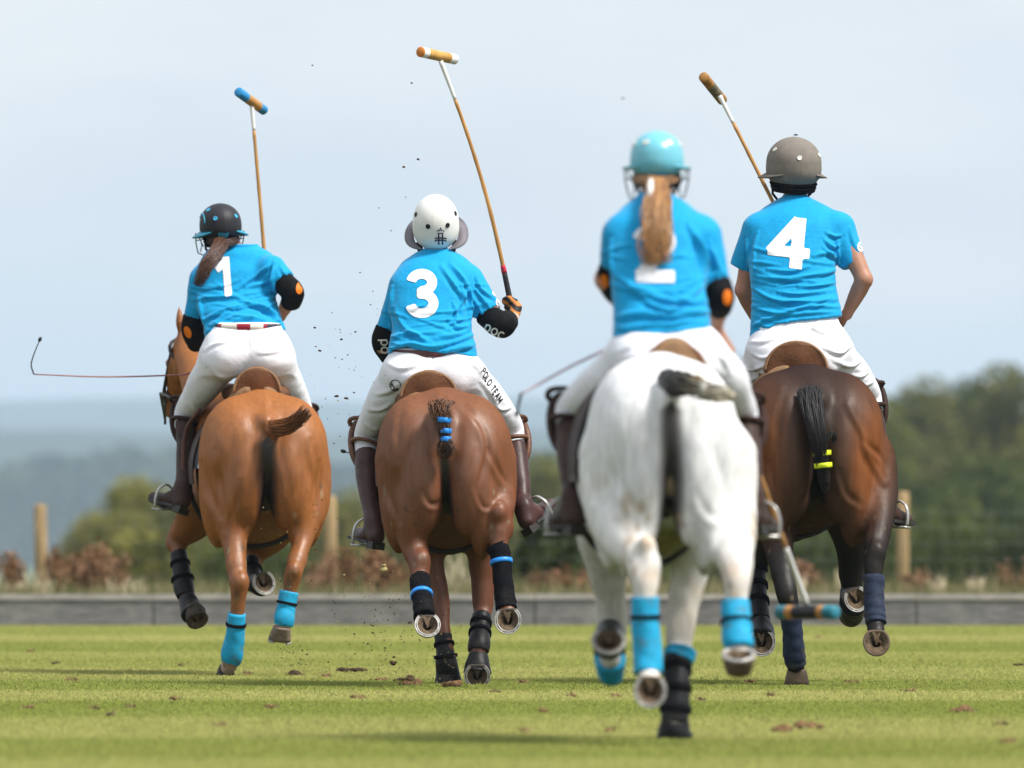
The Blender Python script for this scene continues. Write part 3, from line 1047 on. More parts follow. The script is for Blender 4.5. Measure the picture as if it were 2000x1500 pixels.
def strands(name, centre, n, spread0, spread1, r0, mats, parent, wav=.006, seg=4, cols=None, tipcut=.35, flatY=1.0, taper=0.0):
    """locks of hair following a centre line"""
    C = spline(centre, 6)
    g = Geo(); col = []
    for i in range(n):
        a = rnd.random() * 2 * math.pi; q = math.sqrt(rnd.random())
        e = max(6, int(len(C) * (1 - tipcut * rnd.random() ** 1.6)))
        ph = rnd.random() * 6
        pts = []
        for j in range(e):
            t = j / (len(C) - 1)
            sp = (spread0 + (spread1 - spread0) * t ** .8) * (1 - taper * max(0, t - .7) / .3)
            tw = a + .5 * math.sin(t * 3 + ph)
            T_ = unit(C[min(j + 1, len(C) - 1)] - C[max(j - 1, 0)]); n1 = unit(np.cross(T_, [0, 1, 0])); n2 = np.cross(n1, T_)
            pts.append(C[j] + n1 * (math.cos(tw) * q * sp + wav * math.sin(t * 11 + ph)) + n2 * (math.sin(tw) * q * sp * .6 * flatY + wav * .6 * math.cos(t * 9 + ph)))
        rr = np.linspace(1, .25, e) * r0 * rnd.uniform(.7, 1.3)
        nb_ = g.n
        g.tube(pts, rr, seg)
        if cols is not None:
            c = np.array(cols[0]) + (np.array(cols[1]) - np.array(cols[0])) * rnd.random()
            if len(cols) > 2:
                tip = np.array(cols[2])
                for j in range(e):
                    f = (j / (len(C) - 1)) ** 2
                    col += [c * (1 - f) + tip * f] * seg
            else:
                col += [c] * (g.n - nb_)
    return g.make(name, mats, parent, col=np.array(col) if cols is not None else None)

def leg_points(D, rows):
    return np.array([np.append(P(px, py, D + w_), r) for (px, py, w_, r) in rows])

def horse(name, label, D, tail_px, yaw, su, sz, coat, extra, legs, roughness=.42, head=None, groove=(.015, .012, .012), blend=.05, mottle=None, groove_top=1.26, tall=0.0, belly=1.0, lines=(), dirt=None, cleft=1.0, splash=None, spec=.30, lean=0.0):
    yw = math.radians(yaw)
    O = np.array([P(tail_px, HY, D)[0], D, tall])
    Rv = np.array([math.cos(yw), math.sin(yw), 0]); Fv = np.array([-math.sin(yw), math.cos(yw), 0]); Zv = np.array([0, 0, 1.0])
    M = np.stack([Rv, Fv, Zv])
    L = lambda u, w_, z: O + Rv * (u * su + lean * (z - 1.0)) + Fv * w_ + Zv * z * sz
    el = lambda c, r: ell(L(*c), np.array(r) * np.array([su, 1, sz]), M)
    base = np.array([O[0], D + .6, 0])
    t = thing('polo_horse', label, 'horse', base, 'polo horses galloping away')
    fw = L(0, 2.55, 1.2); corners = np.array([L(u, w_, 0) for u in (-.55, .55) for w_ in (-.35, 2.45)])
    if head is not None:
        corners = np.vstack([corners, [head[0], head[1]]])
    lo = corners.min(0) - .1; hi = corners.max(0) + .1
    lo[2] = -.03; hi[2] = 2.12 * sz + tall
    v = Vol(lo, hi, .0108)
    c = extra
    ca = coat
    # barrel, chest, neck
    v.op(el((0, .95, 1.08), (.350 * belly, .86, .375)), .02, c.get('barrel', ca))
    v.op(el((0, 1.38, 1.06), (.27, .42, .40)), .06, c.get('barrel', ca))
    for s in (-1, 1):
        v.op(el((s * .19, 1.32, 1.08), (.11, .20, .30)), .06, c.get('barrel', ca))
    v.op(el((0, 1.12, 1.42), (.09, .34, .15)), .08, ca)
    # croup and haunches
    v.op(el((0, .44, 1.205), (.25, .47, .305)), .05, c.get('top', ca))
    for s in (-1, 1):
        v.op(el((s * .145, .36, 1.25), (.172, .37, .222)), blend, c.get('top', ca))
        v.op(el((s * .20, .30, 1.16), (.150, .30, .25)), blend, c.get('flank', ca))
        v.op(el((s * .245, .33, 1.00), (.105, .25, .33)), blend * .8, c.get('flank', ca))
        v.op(el((s * .118, .105, 1.065), (.118, .155, .31)), blend * .45, c.get('ham', ca))
        v.op(el((s * .185, .16, .98), (.085, .17, .34)), blend * .5, c.get('flank', ca))
    # tail head
    v.op(ell(L(0, .06, 1.335), (.05, .09, .05), M), .05, c.get('tail_head', ca))
    # cleft under the tail
    v.op(chain(np.array([np.append(L(0, -.055, 1.27), .018), np.append(L(0, -.07, 1.1), .030), np.append(L(0, -.05, .92), .035), np.append(L(0, .0, .78), .045)])), .05, mode='s')
    # neck and head
    if head is None:
        pk = [L(0, 1.30, 1.28), L(0, 1.62, 1.47), L(0, 1.88, 1.62)]
        poll, nose = L(0, 1.95, 1.66), L(0, 2.28, 1.27)
    else:
        pk = head[2]; poll, nose = head[0], head[1]
    hc = c.get('head', ca)
    v.op(chain(np.array([np.append(pk[0], .21), np.append((pk[0] + pk[1]) / 2, .17), np.append(pk[1], .135), np.append(pk[2], .105)])), .08, hc)
    hd = unit(nose - poll)
    v.op(chain(np.array([np.append(poll, .085), np.append(poll + (nose - poll) * .35, .098), np.append(poll + (nose - poll) * .75, .062), np.append(nose, .055)])), .04, hc)
    side = unit(np.cross(hd, Zv)); upv = np.cross(side, hd)
    for s in (-1, 1):
        v.op(ell(poll + (nose - poll) * .28 + side * s * .045 - upv * .05, (.04, .09, .09)), .03, hc)
        e0 = poll + side * s * .05 + np.array([0, 0, .05])
        v.op(chain(np.array([np.append(e0, .022), np.append(e0 + side * s * .012 + np.array([0, -.01, .065]), .026), np.append(e0 + side * s * .016 + np.array([0, -.005, .145]), .007)])), .015, hc)
        v.op(ell(poll + (nose - poll) * .36 + side * s * .088 + upv * .03, (.016, .02, .016)), .008, (.01, .008, .006))
        v.op(ell(nose + side * s * .028 + hd * .03 + upv * .02, (.014, .014, .014)), .01, mode='s')
    # legs
    for lg in legs:
        up = leg_points(D, lg['upper']); low = leg_points(D, lg['lower'])
        v.op(chain(up, 5), .05, lg.get('c_up', c.get('leg', ca)))
        v.op(chain(low, 5), .022, lg.get('c_low', c.get('shank', ca)), kc=.02)
        for (px, py, w_, r) in lg.get('bumps', []):
            v.op(ell(P(px, py, D + w_), (r, r * 1.1, r * 1.2)), .03, lg.get('c_up', c.get('leg', ca)))
        for (px, py, w_, r, cc) in lg.get('paint', []):
            v.prims.append((cone(P(px, py, D + w_), P(px, py, D + w_) + 1e-3, r, r)[0], np.array(cc), .012))
    V, Q = v.mesh(2)
    C = v.colors(V)
    # bare dark skin in the cleft below the tail
    rel = V - O
    uu = (rel @ Rv - lean * (rel[:, 2] / sz - 1)) / su; ww = rel @ Fv; zz = rel[:, 2] / sz
    wz = np.interp(zz, [.62, .72, .95, groove_top - .04, groove_top], [0, .040, .046, .040, 0.0]) * cleft
    k = np.clip(1 - (np.abs(uu) / np.maximum(wz, 1e-4)) ** 3, 0, 1) * (ww < .24) * (wz > .002)
    C = C * (1 - k[:, None]) + np.array(groove) * k[:, None]
    if mottle is not None:
        C = mottle(V, uu, ww, zz, C)
    if splash is not None:
        sr = np.random.default_rng(int(abs(D) * 10))
        low = np.where((zz < 1.0) & (ww < .6))[0]
        for cc, n_, r0 in splash:
            for i in sr.choice(low, n_):
                if sr.random() < (V[i, 2] - .3) * .9: continue
                dd = np.linalg.norm((V - V[i]) * np.array([1, 1, sr.uniform(.4, 1)]), axis=1) / (r0 * sr.uniform(.5, 1.6))
                kk = np.clip(1.4 - dd, 0, 1)[:, None] * .75
                C = C * (1 - kk) + np.array(cc) * kk
    nn = normals(V, Q)
    hair = (np.sin(zz * 46 + uu * 9 + np.sin(uu * 23) * 2) * np.sin(uu * 31 + ww * 12)) * .0009 + np.sin(zz * 17 + np.sin(uu * 13 + ww * 5) * 2.2) * .0014
    V = V + nn * hair[:, None]
    V = apply_folds(V, Q, [(a, b * 1.1 if c > 4.5 else b * .6, c * .9) for a, b, c in lines], D)
    m = mat('coat_' + name, (0, 0, 0), rough=roughness, var=.15, scale=42, bump=.16, bscale=60, spec=spec, gloss=spec * .16, attr=True, stretch=(1, 1, .22), dirt=dirt, dirt_scale=3.2, dirt_amt=.55)
    mk('body', V, Q, m, t, col=C)
    # tack on the head
    hb = poll + (nose - poll) * .72
    g = Geo()
    ringp = [hb + side * math.cos(a) * .078 + upv * math.sin(a) * .082 for a in np.linspace(0, 2 * math.pi, 17)[:-1]]
    g.tube(ringp, .009, 6, closed=True)
    ringp = [poll + hd * .07 + side * math.cos(a) * .105 + upv * math.sin(a) * .12 for a in np.linspace(0, 2 * math.pi, 17)[:-1]]
    g.tube(ringp, .010, 6, closed=True)
    for s in (-1, 1):
        g.tube([poll + side * s * .1 + hd * .05, hb + side * s * .09 - hd * .12, hb + side * s * .082, nose + side * s * .062 - hd * .05], .010, 6)
        bit = nose + side * s * .066 - hd * .06 - upv * .03
        g.tube([bit + np.array([0, 0, .045]), bit + np.array([0, -.01, -.02]), bit + np.array([0, -.025, -.11])], .007, 6)
        g.tube([bit + np.array([0, -.02, -.08]), bit + Rv * s * .05 - Fv * .4 + Zv * .06, pk[0] + side * s * .16 + Zv * .12], .008, 6)
    g.make('bridle', m_leather_blk, t)
    return t, L, (V, Q), M
CAM = np.array([0, -1.0, 0])
DN = np.array([0, 0, -1.0])
FW = np.array([0, 1.0, 0])

def leg_gear(t, D, kind, rows, bands=(), turns=5, name=None, m=None):
    pts = [P(px, py, D + w_) for (px, py, w_, r) in rows]; rr = [r for (_, _, _, r) in rows]
    mm = {'black': m_black_cloth, 'cyan': m_cyan_wrap, 'navy': m_navy_wrap, 'rub': m_black_rub}[kind]
    nm = name or ('leg_wrap' if kind in ('cyan', 'navy', 'black') else 'leg_boot')
    o = bandage(nm, pts, rr, mm, t, turns=turns, lip=.004 if kind != 'rub' else .0008)
    for (f, w_, mb) in bands:
        band_ring('tape_band' if mb in (m_tape_blue,) else 'strap', pts, f, w_, rr, mb, o)
    return o

# ---- left chestnut (rider number 1)
D1 = 61.8
ORANGE = np.array([0.310, 0.102, 0.016])
def mott1(V, u, w, z, C):
    k = np.clip((z - 1.15) / .4, 0, 1)[:, None]
    return C * (1 - k * .0)
h1head = (P(372, 668, D1 + 2.0), P(338, 800, D1 + 2.3), [P(455, 850, D1 + 1.2), P(405, 770, D1 + 1.6), P(378, 695, D1 + 1.92)])
WHITE_SOCK = (.64, .52, .44)
H1, L1, HM1, MM1 = horse('bright_chestnut', 'bright chestnut polo horse with its short tail swung up and blue hind wraps', D1, 522, 5, 1.0, 1.035, ORANGE,
    dict(leg=(.235, .075, .014), shank=(.18, .058, .013), ham=(.25, .080, .015), tail_head=(.28, .095, .02), barrel=(.26, .09, .02)),
    legs=[
     dict(upper=[(468, 930, .28, .165), (460, 995, .18, .110), (458, 1050, .08, .072), (461, 1105, -.02, .052)],
          lower=[(461, 1105, -.02, .052), (467, 1145, -.07, .050), (465, 1180, -.06, .041), (458, 1245, -.03, .040), (452, 1286, .0, .046), (446, 1304, .05, .043)],
          bumps=[(471, 1135, -.09, .040)], c_low=(.25, .09, .022), paint=[(448, 1300, .04, .056, WHITE_SOCK), (442, 1312, .06, .056, WHITE_SOCK)]),
     dict(upper=[(588, 935, .30, .165), (603, 990, .22, .100), (594, 1048, .10, .056), (580, 1095, .0, .050)],
          lower=[(580, 1095, .0, .050), (572, 1125, -.05, .050), (566, 1155, -.05, .039), (559, 1190, -.05, .039), (555, 1214, -.06, .044), (550, 1232, -.05, .040)],
          bumps=[(574, 1113, -.08, .038)], c_low=(.24, .088, .022), paint=[(552, 1226, -.05, .054, WHITE_SOCK), (548, 1238, -.05, .05, WHITE_SOCK)]),
     dict(upper=[(400, 975, 1.3, .15), (378, 1020, 1.40, .105), (352, 1046, 1.50, .068), (345, 1062, 1.50, .055)],
          lower=[(345, 1058, 1.50, .055), (350, 1090, 1.44, .040), (358, 1140, 1.36, .040), (364, 1160, 1.34, .044), (374, 1190, 1.26, .040)]),
     dict(upper=[(560, 990, 1.3, .14), (535, 1048, 1.40, .085), (502, 1078, 1.50, .058)],
          lower=[(502, 1078, 1.50, .056), (494, 1110, 1.42, .042), (496, 1135, 1.30, .042), (508, 1142, 1.22, .042)]),
    ], splash=[((.34, .24, .12), 90, .009), ((.09, .045, .02), 60, .014)], head=h1head, spec=.38, roughness=.5, cleft=1.4, belly=.93, dirt=(.21, .07, .014), lines=[
     ([(422, 880), (427, 927), (433, 967), (441, 1033)], -.009, 7), ([(394, 905), (409, 961), (430, 1007)], -.012, 8), ([(470, 940), (462, 980), (445, 1025)], -.006, 6),
     ([(612, 860), (619, 903), (615, 953), (616, 985)], -.010, 7), ([(628, 900), (627, 945), (618, 990)], -.006, 5), ([(529, 760), (530, 785), (531, 815)], -.006, 6), ([(545, 870), (560, 930), (568, 985)], -.004, 8), ([(500, 880), (488, 940), (480, 1000)], -.004, 8),
     ([(455, 1015), (449, 1060), (447, 1110)], .003, 5), ([(598, 1010), (588, 1060), (575, 1100)], .003, 4), ([(466, 1080), (466, 1120), (466, 1160)], -.003, 4)])
leg_gear(H1, D1, 'cyan', [(463, 1198, -.058, .046), (459, 1240, -.03, .050), (454, 1276, .0, .058), (450, 1292, .03, .050)], [(.22, .018, m_black_cloth)], turns=2)
leg_gear(H1, D1, 'cyan', [(565, 1155, -.05, .050), (559, 1185, -.05, .049), (556, 1206, -.06, .054), (553, 1220, -.055, .050)], [(.35, .015, m_black_cloth)], turns=2)
leg_gear(H1, D1, 'rub', [(349, 1080, 1.45, .046), (354, 1115, 1.40, .050), (359, 1145, 1.36, .058), (363, 1165, 1.33, .050)], [(.25, .02, m_black_cloth), (.6, .02, m_black_cloth)], turns=1)
leg_gear(H1, D1, 'rub', [(366, 1168, 1.30, .048), (372, 1186, 1.26, .060), (378, 1200, 1.22, .070)], turns=1, name='overreach_boot')
leg_gear(H1, D1, 'rub', [(496, 1092, 1.46, .046), (492, 1112, 1.42, .050), (494, 1135, 1.31, .056), (504, 1141, 1.23, .054)], [(.3, .02, m_black_cloth)], turns=1)
leg_gear(H1, D1, 'rub', [(503, 1138, 1.24, .056), (510, 1142, 1.18, .066)], turns=1, name='overreach_boot')
hoof(H1, P(440, 1321, D1 + .09), DN, unit([-.35, 1, 0]), .062, size=.82)
hoof(H1, P(546, 1250, D1 + -.03), unit([-.15, .25, -1]), unit([-.1, 1, .2]), .062, wall=mat('pale_hoof', (.20, .15, .11), rough=.7, var=.3, dirt=(.1, .07, .04)))
hoof(H1, P(386, 1212, D1 + 1.18), unit([.35, -.75, -.75]), unit([.25, .3, -.9]), .062, shoe=False)
hoof(H1, P(515, 1138, D1 + 1.13), unit([.35, -.9, .18]), unit([.25, 0, -1]), .064)

# ---- middle chestnut (rider number 3)
D3 = 57.5
CHEST = np.array([0.178, 0.060, 0.019])
H3, L3, HM3, MM3 = horse('red_chestnut', 'liver chestnut polo horse with its plaited tail tied in blue tape', D3, 872, 0, .98, 1.01, CHEST,
    dict(leg=(.165, .052, .020), shank=(.14, .043, .017), ham=(.165, .056, .023), barrel=(.16, .054, .022), tail_head=(.09, .035, .018)),
    legs=[
     dict(upper=[(800, 915, .30, .165), (796, 975, .26, .112), (806, 1040, .18, .068), (814, 1082, .10, .058)],
          lower=[(814, 1080, .10, .058), (819, 1106, .05, .053), (821, 1135, .0, .044), (825, 1175, -.10, .040), (830, 1200, -.14, .043), (834, 1222, -.165, .038)],
          bumps=[(824, 1092, .03, .040)]),
     dict(upper=[(945, 915, .30, .160), (968, 965, .22, .100), (978, 1000, .12, .066)],
          lower=[(978, 995, .10, .064), (977, 1030, .06, .055), (975, 1065, .04, .046), (982, 1125, .0, .040), (989, 1180, -.04, .044), (992, 1198, -.08, .042)],
          bumps=[(974, 1000, .03, .042), (985, 1034, .1, .05)]),
     dict(upper=[(835, 985, 1.25, .14), (836, 1060, 1.30, .080), (850, 1140, 1.30, .056)],
          lower=[(850, 1140, 1.30, .056), (859, 1180, 1.27, .054), (864, 1215, 1.24, .040), (870, 1262, 1.20, .039), (872, 1292, 1.2, .045), (874, 1312, 1.22, .046)]),
     dict(upper=[(938, 985, 1.25, .14), (938, 1050, 1.32, .085), (941, 1110, 1.36, .062)],
          lower=[(941, 1110, 1.36, .062), (943, 1172, 1.36, .056), (943, 1195, 1.34, .046), (938, 1235, 1.25, .040), (935, 1262, 1.18, .044), (933, 1290, 1.16, .046)]),
    ], splash=[((.26, .20, .13), 60, .008), ((.07, .04, .025), 60, .014)], blend=.045, lean=-.07, spec=.34, roughness=.52, cleft=.75, dirt=(.12, .042, .02), lines=[
     ([(905, 790), (942, 832), (953, 876), (942, 923), (931, 955)], -.009, 7), ([(954, 878), (977, 923), (994, 949)], -.007, 6), ([(785, 790), (777, 850), (780, 900)], -.005, 7), ([(826, 960), (842, 985), (868, 978)], -.009, 6),
     ([(782, 985), (807, 999), (826, 977)], .004, 3), ([(930, 962), (947, 992), (973, 980)], -.007, 5), ([(748, 900), (757, 964), (779, 1020)], -.011, 7), ([(975, 850), (985, 900), (992, 940)], -.004, 6), ([(866, 765), (866, 785)], -.004, 6),
     ([(960, 905), (968, 935), (985, 955)], .003, 3), ([(790, 940), (800, 965), (795, 990)], .003, 3), ([(970, 1000), (972, 1030), (968, 1056)], .003, 4), ([(800, 1040), (808, 1075), (812, 1105)], .003, 4), ([(900, 940), (915, 905), (925, 880)], -.005, 7)])
leg_gear(H3, D3, 'black', [(820, 1130, .015, .052), (823, 1160, -.06, .049), (826, 1180, -.11, .049), (830, 1206, -.18, .054)], [(.42, .022, m_tape_blue)], turns=4)
leg_gear(H3, D3, 'black', [(970, 1066, .045, .056), (977, 1085, .03, .050), (982, 1125, .0, .048), (986, 1165, -.03, .051), (989, 1190, -.06, .052)], [(.26, .024, m_tape_blue)], turns=5)
leg_gear(H3, D3, 'rub', [(865, 1240, 1.22, .046), (869, 1270, 1.2, .046), (872, 1293, 1.2, .056), (874, 1312, 1.22, .060), (875, 1332, 1.23, .070)], [(.2, .02, m_black_cloth), (.45, .02, m_black_cloth)], turns=1)
leg_gear(H3, D3, 'rub', [(941, 1203, 1.32, .050), (938, 1230, 1.26, .048), (936, 1256, 1.19, .058), (935, 1272, 1.17, .054)], [(.2, .022, m_black_cloth), (.5, .022, m_black_cloth)], turns=1)
leg_gear(H3, D3, 'rub', [(934, 1279, 1.16, .050), (933, 1298, 1.14, .064), (932, 1314, 1.13, .072)], turns=1, name='overreach_boot')
hoof(H3, P(835, 1221, D3 - .245), unit([.05, -.9, .42]), unit([.06, -.3, -1]), .064)
hoof(H3, P(992, 1211, D3 - .135), unit([.0, -1, .08]), unit([.05, 0, -1]), .066)
hoof(H3, P(875, 1336, D3 + 1.23), DN, FW, .060)
hoof(H3, P(932, 1320, D3 + 1.08), unit([0, -.93, -.25]), unit([0, .1, -1]), .066)

# ---- white horse (rider number 2), nearest
DW = 42.8
WHT = np.array([0.76, 0.76, 0.765])
def mottw(V, u, w, z, C):
    n1 = np.sin(V[:, 0] * 13 + np.sin(V[:, 2] * 9) * 2) * np.sin(V[:, 2] * 11 + V[:, 1] * 7 + 1)
    n2 = np.sin(V[:, 0] * 29 + 1.7 + np.sin(V[:, 2] * 23)) * np.sin(V[:, 2] * 31 + np.sin(V[:, 0] * 17))
    k = np.clip(n1 * .6 + n2 * .55 - .42, 0, 1)[:, None] * np.clip((1.25 - z) / .3, .0, 1)[:, None] * .65
    C = C * (1 - k) + np.array([.46, .36, .24]) * k
    # olive light bounced off the grass, painted on the belly between the legs
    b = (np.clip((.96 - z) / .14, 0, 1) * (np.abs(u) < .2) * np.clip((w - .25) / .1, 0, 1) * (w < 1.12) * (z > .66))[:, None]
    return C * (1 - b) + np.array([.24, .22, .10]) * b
HW, LW, HMW, MMW = horse('white', 'white polo horse with a dirty tied-up tail and cyan hind wraps', DW, 1310, 5, .79, .985, WHT,
    dict(leg=(.73, .71, .68), shank=(.70, .65, .59), ham=(.62, .62, .625)),
    legs=[
     dict(upper=[(1213, 900, .28, .158), (1203, 985, .22, .123), (1222, 1050, .08, .092), (1250, 1090, -.04, .062)],
          lower=[(1250, 1085, -.04, .062), (1258, 1125, -.10, .058), (1260, 1165, -.12, .043), (1263, 1240, -.12, .038), (1266, 1305, -.14, .043), (1268, 1325, -.18, .041)],
          bumps=[(1264, 1066, -.10, .036), (1272, 1100, -.11, .035)],
          paint=[(1262, 1060, -.14, .035, (.52, .38, .24)), (1270, 1125, -.15, .03, (.56, .44, .32))]),
     dict(upper=[(1400, 900, .30, .155), (1421, 985, .26, .112), (1434, 1050, .14, .082), (1436, 1100, .04, .064)],
          lower=[(1436, 1100, .04, .064), (1438, 1130, .0, .056), (1438, 1165, -.02, .043), (1438, 1220, -.05, .038), (1441, 1258, -.07, .044), (1445, 1296, -.10, .040)],
          paint=[(1428, 1115, -.04, .03, (.58, .44, .34))]),
     dict(upper=[(1190, 975, 1.25, .13), (1178, 1060, 1.32, .095), (1188, 1130, 1.40, .066)],
          lower=[(1188, 1130, 1.40, .066), (1194, 1190, 1.45, .058), (1196, 1232, 1.46, .055), (1194, 1248, 1.36, .042), (1192, 1262, 1.20, .042), (1191, 1285, 1.12, .043)],
          c_up=(.62, .60, .55), c_low=(.62, .60, .55)),
     dict(upper=[(1360, 985, 1.25, .13), (1354, 1080, 1.28, .085), (1338, 1160, 1.30, .060)],
          lower=[(1338, 1160, 1.30, .060), (1328, 1235, 1.30, .056), (1327, 1262, 1.29, .050), (1322, 1310, 1.22, .040), (1320, 1380, 1.18, .043), (1317, 1420, 1.16, .046)],
          c_low=(.68, .60, .53)),
    ], splash=[((.42, .32, .20), 110, .020), ((.30, .24, .17), 40, .012)], groove_top=1.32, roughness=.6, cleft=1.6, mottle=mottw, blend=.06, lines=[
     ([(1150, 850), (1143, 903), (1160, 975)], -.010, 10), ([(1205, 930), (1227, 973), (1258, 1003)], -.009, 10), ([(1320, 700), (1322, 735)], -.008, 8), ([(1190, 860), (1200, 900), (1195, 950)], -.005, 10), ([(1400, 880), (1410, 940), (1400, 1000)], -.006, 10), ([(1450, 900), (1445, 950), (1440, 1000)], -.005, 9), ([(1360, 960), (1385, 1005), (1420, 1010)], -.006, 9)],
    head=(P(1285, 700, DW + 1.95), P(1290, 850, DW + 2.2), [P(1310, 820, DW + 1.25), P(1298, 770, DW + 1.6), P(1288, 715, DW + 1.88)]))
leg_gear(HW, DW, 'cyan', [(1260, 1166, -.12, .050), (1261, 1210, -.12, .050), (1264, 1270, -.125, .053), (1265, 1316, -.15, .052)], [(.26, .016, m_black_cloth)], turns=1)
leg_gear(HW, DW, 'cyan', [(1436, 1175, -.02, .052), (1438, 1215, -.045, .053), (1441, 1250, -.07, .056), (1443, 1266, -.08, .052)], [(.42, .012, m_black_cloth)], turns=2)
leg_gear(HW, DW, 'rub', [(1191, 1236, 1.43, .058), (1192, 1250, 1.30, .060), (1191, 1275, 1.16, .062)], turns=1)
leg_gear(HW, DW, 'cyan', [(1192, 1285, 1.15, .060), (1193, 1312, 1.22, .050), (1194, 1322, 1.26, .04)], turns=1, name='overreach_boot')
leg_gear(HW, DW, 'cyan', [(1328, 1272, 1.28, .062), (1325, 1292, 1.26, .056)], turns=1, name='boot_lining')
leg_gear(HW, DW, 'rub', [(1322, 1286, 1.26, .052), (1321, 1330, 1.20, .050), (1320, 1372, 1.18, .054), (1318, 1412, 1.167, .053)], [(.2, .03, m_black_cloth), (.5, .03, m_black_cloth), (.8, .03, m_black_cloth)], turns=1)
leg_gear(HW, DW, 'rub', [(1318, 1408, 1.165, .054), (1317, 1424, 1.17, .062), (1317, 1438, 1.18, .070)], turns=1, name='overreach_boot')
m_hoof_brown = mat('brown_hoof', (.15, .105, .07), rough=.7, var=.3, dirt=(.07, .05, .03))
hoof(HW, P(1270, 1349, DW - .23), unit([-.05, -1, .05]), unit([-.05, 0, -1]), .061, wall=m_hoof_brown)
hoof(HW, P(1443, 1281, DW - .22), unit([0, -.42, 1]), unit([.0, -1, -.35]), .062, wall=m_hoof_brown)
hoof(HW, P(1189, 1253, DW + 1.06), unit([0, -.75, .66]), unit([0, -.65, -.75]), .066)
hoof(HW, P(1317, 1445, DW + 1.18), DN, FW, .055)

# ---- dark bay (rider number 4)
D4 = 58.2
BAY_T, BAY_O, BAY_B = np.array([.024, .011, .008]), np.array([.185, .058, .013]), np.array([.008, .007, .007])
def mott4(V, u, w, z, C):
    # bay: black-brown topline and legs, red-brown flanks
    k = np.exp(-((np.abs(u) - .265) / .10) ** 2) * np.exp(-((z - 1.10) / .24) ** 2) * np.clip(1 - (w - .35) / .5, 0, 1)
    k2 = np.exp(-((u - .22) / .06) ** 2) * np.exp(-((z - .98) / .16) ** 2) * (w < .3)
    k3 = np.exp(-((z - .83) / .14) ** 2) * np.clip((w - .2) / .2, 0, 1) * .25
    k = np.clip(k * 1.05 + k2 * .7 + k3, 0, 1)[:, None]
    return C * (1 - k) + BAY_O * k
H4, L4, HM4, MM4 = horse('dark_bay', 'dark bay polo horse with a black tail taped in yellow', D4, 1598, 6, 1.08, 1.095, BAY_T,
    dict(leg=BAY_B * 1.4, shank=BAY_B, ham=(.055, .026, .014), flank=(.085, .036, .017), tail_head=(.02, .014, .012), barrel=(.050, .024, .014)),
    legs=[
     dict(upper=[(1520, 930, .30, .165), (1520, 1000, .25, .12), (1520, 1060, .15, .080), (1530, 1120, .0, .058)],
          lower=[(1530, 1120, .0, .058), (1537, 1160, -.06, .056), (1545, 1195, -.05, .045), (1549, 1245, -.02, .040), (1552, 1285, .02, .045), (1555, 1310, .07, .044)],
          c_up=BAY_B * 1.2),
     dict(upper=[(1690, 905, .30, .165), (1712, 960, .22, .110), (1718, 1020, .10, .072), (1710, 1062, .02, .060)],
          lower=[(1710, 1062, .02, .060), (1706, 1095, -.04, .056), (1706, 1130, -.06, .045), (1708, 1180, -.10, .040), (1710, 1220, -.14, .045), (1712, 1235, -.18, .044)],
          bumps=[(1712, 1076, -.05, .042)], c_up=BAY_B * 1.5),
     dict(upper=[(1520, 1000, 1.25, .13), (1500, 1060, 1.32, .075), (1482, 1090, 1.36, .054)],
          lower=[(1482, 1090, 1.36, .054), (1478, 1120, 1.34, .046), (1479, 1180, 1.24, .042), (1483, 1215, 1.16, .044), (1486, 1235, 1.12, .043)]),
     dict(upper=[(1655, 1000, 1.25, .13), (1662, 1070, 1.34, .080), (1662, 1120, 1.42, .060)],
          lower=[(1662, 1120, 1.42, .060), (1664, 1160, 1.44, .056), (1664, 1195, 1.40, .050), (1664, 1200, 1.28, .044), (1666, 1185, 1.16, .044)]),
    ], roughness=.52, spec=.18, splash=[((.16, .11, .07), 50, .008)], dirt=(.022, .012, .009), lines=[
     ([(1655, 790), (1682, 844), (1694, 890), (1728, 945)], .009, 7), ([(1688, 862), (1725, 896), (1733, 930)], -.009, 7), ([(1504, 905), (1512, 975)], -.008, 7), ([(1598, 920), (1585, 955), (1568, 985)], -.008, 7), ([(1640, 920), (1655, 965), (1680, 985)], -.007, 7), ([(1535, 760), (1520, 820), (1515, 870)], -.005, 8), ([(1700, 760), (1722, 820), (1735, 870)], -.004, 7), ([(1712, 1000), (1708, 1040), (1700, 1075)], .004, 4)], mottle=mott4, groove=(.008, .007, .007), blend=.045)
leg_gear(H4, D4, 'navy', [(1543, 1200, -.05, .054), (1548, 1235, -.025, .050), (1551, 1275, .01, .055), (1554, 1298, .04, .050)], turns=5)
leg_gear(H4, D4, 'navy', [(1706, 1126, -.06, .055), (1707, 1165, -.09, .050), (1709, 1200, -.12, .053), (1711, 1218, -.14, .050)], turns=5)
leg_gear(H4, D4, 'rub', [(1478, 1078, 1.37, .052), (1478, 1130, 1.33, .049), (1480, 1180, 1.24, .054), (1483, 1212, 1.17, .056)], [(.22, .03, m_black_cloth), (.45, .03, m_black_cloth), (.7, .03, m_black_cloth)], turns=1)
leg_gear(H4, D4, 'rub', [(1485, 1218, 1.16, .056), (1487, 1236, 1.10, .068), (1487, 1250, 1.04, .074)], turns=1, name='overreach_boot')
leg_gear(H4, D4, 'rub', [(1664, 1150, 1.44, .062), (1663, 1190, 1.42, .068), (1662, 1200, 1.32, .066), (1665, 1186, 1.18, .062)], turns=1)
leg_gear(H4, D4, 'rub', [(1665, 1192, 1.22, .060), (1667, 1178, 1.12, .070)], turns=1, name='overreach_boot')
hoof(H4, P(1556, 1338, D4 + .09), DN, FW, .064, wall=m_hoof_brown)
hoof(H4, P(1712, 1254, D4 - .235), unit([0, -1, .12]), unit([0, -.1, -1]), .070, wall=m_hoof_brown, shoe=False)
hoof(H4, P(1488, 1254, D4 + 1.02), unit([.05, -1, .0]), unit([.1, 0, -1]), .070)
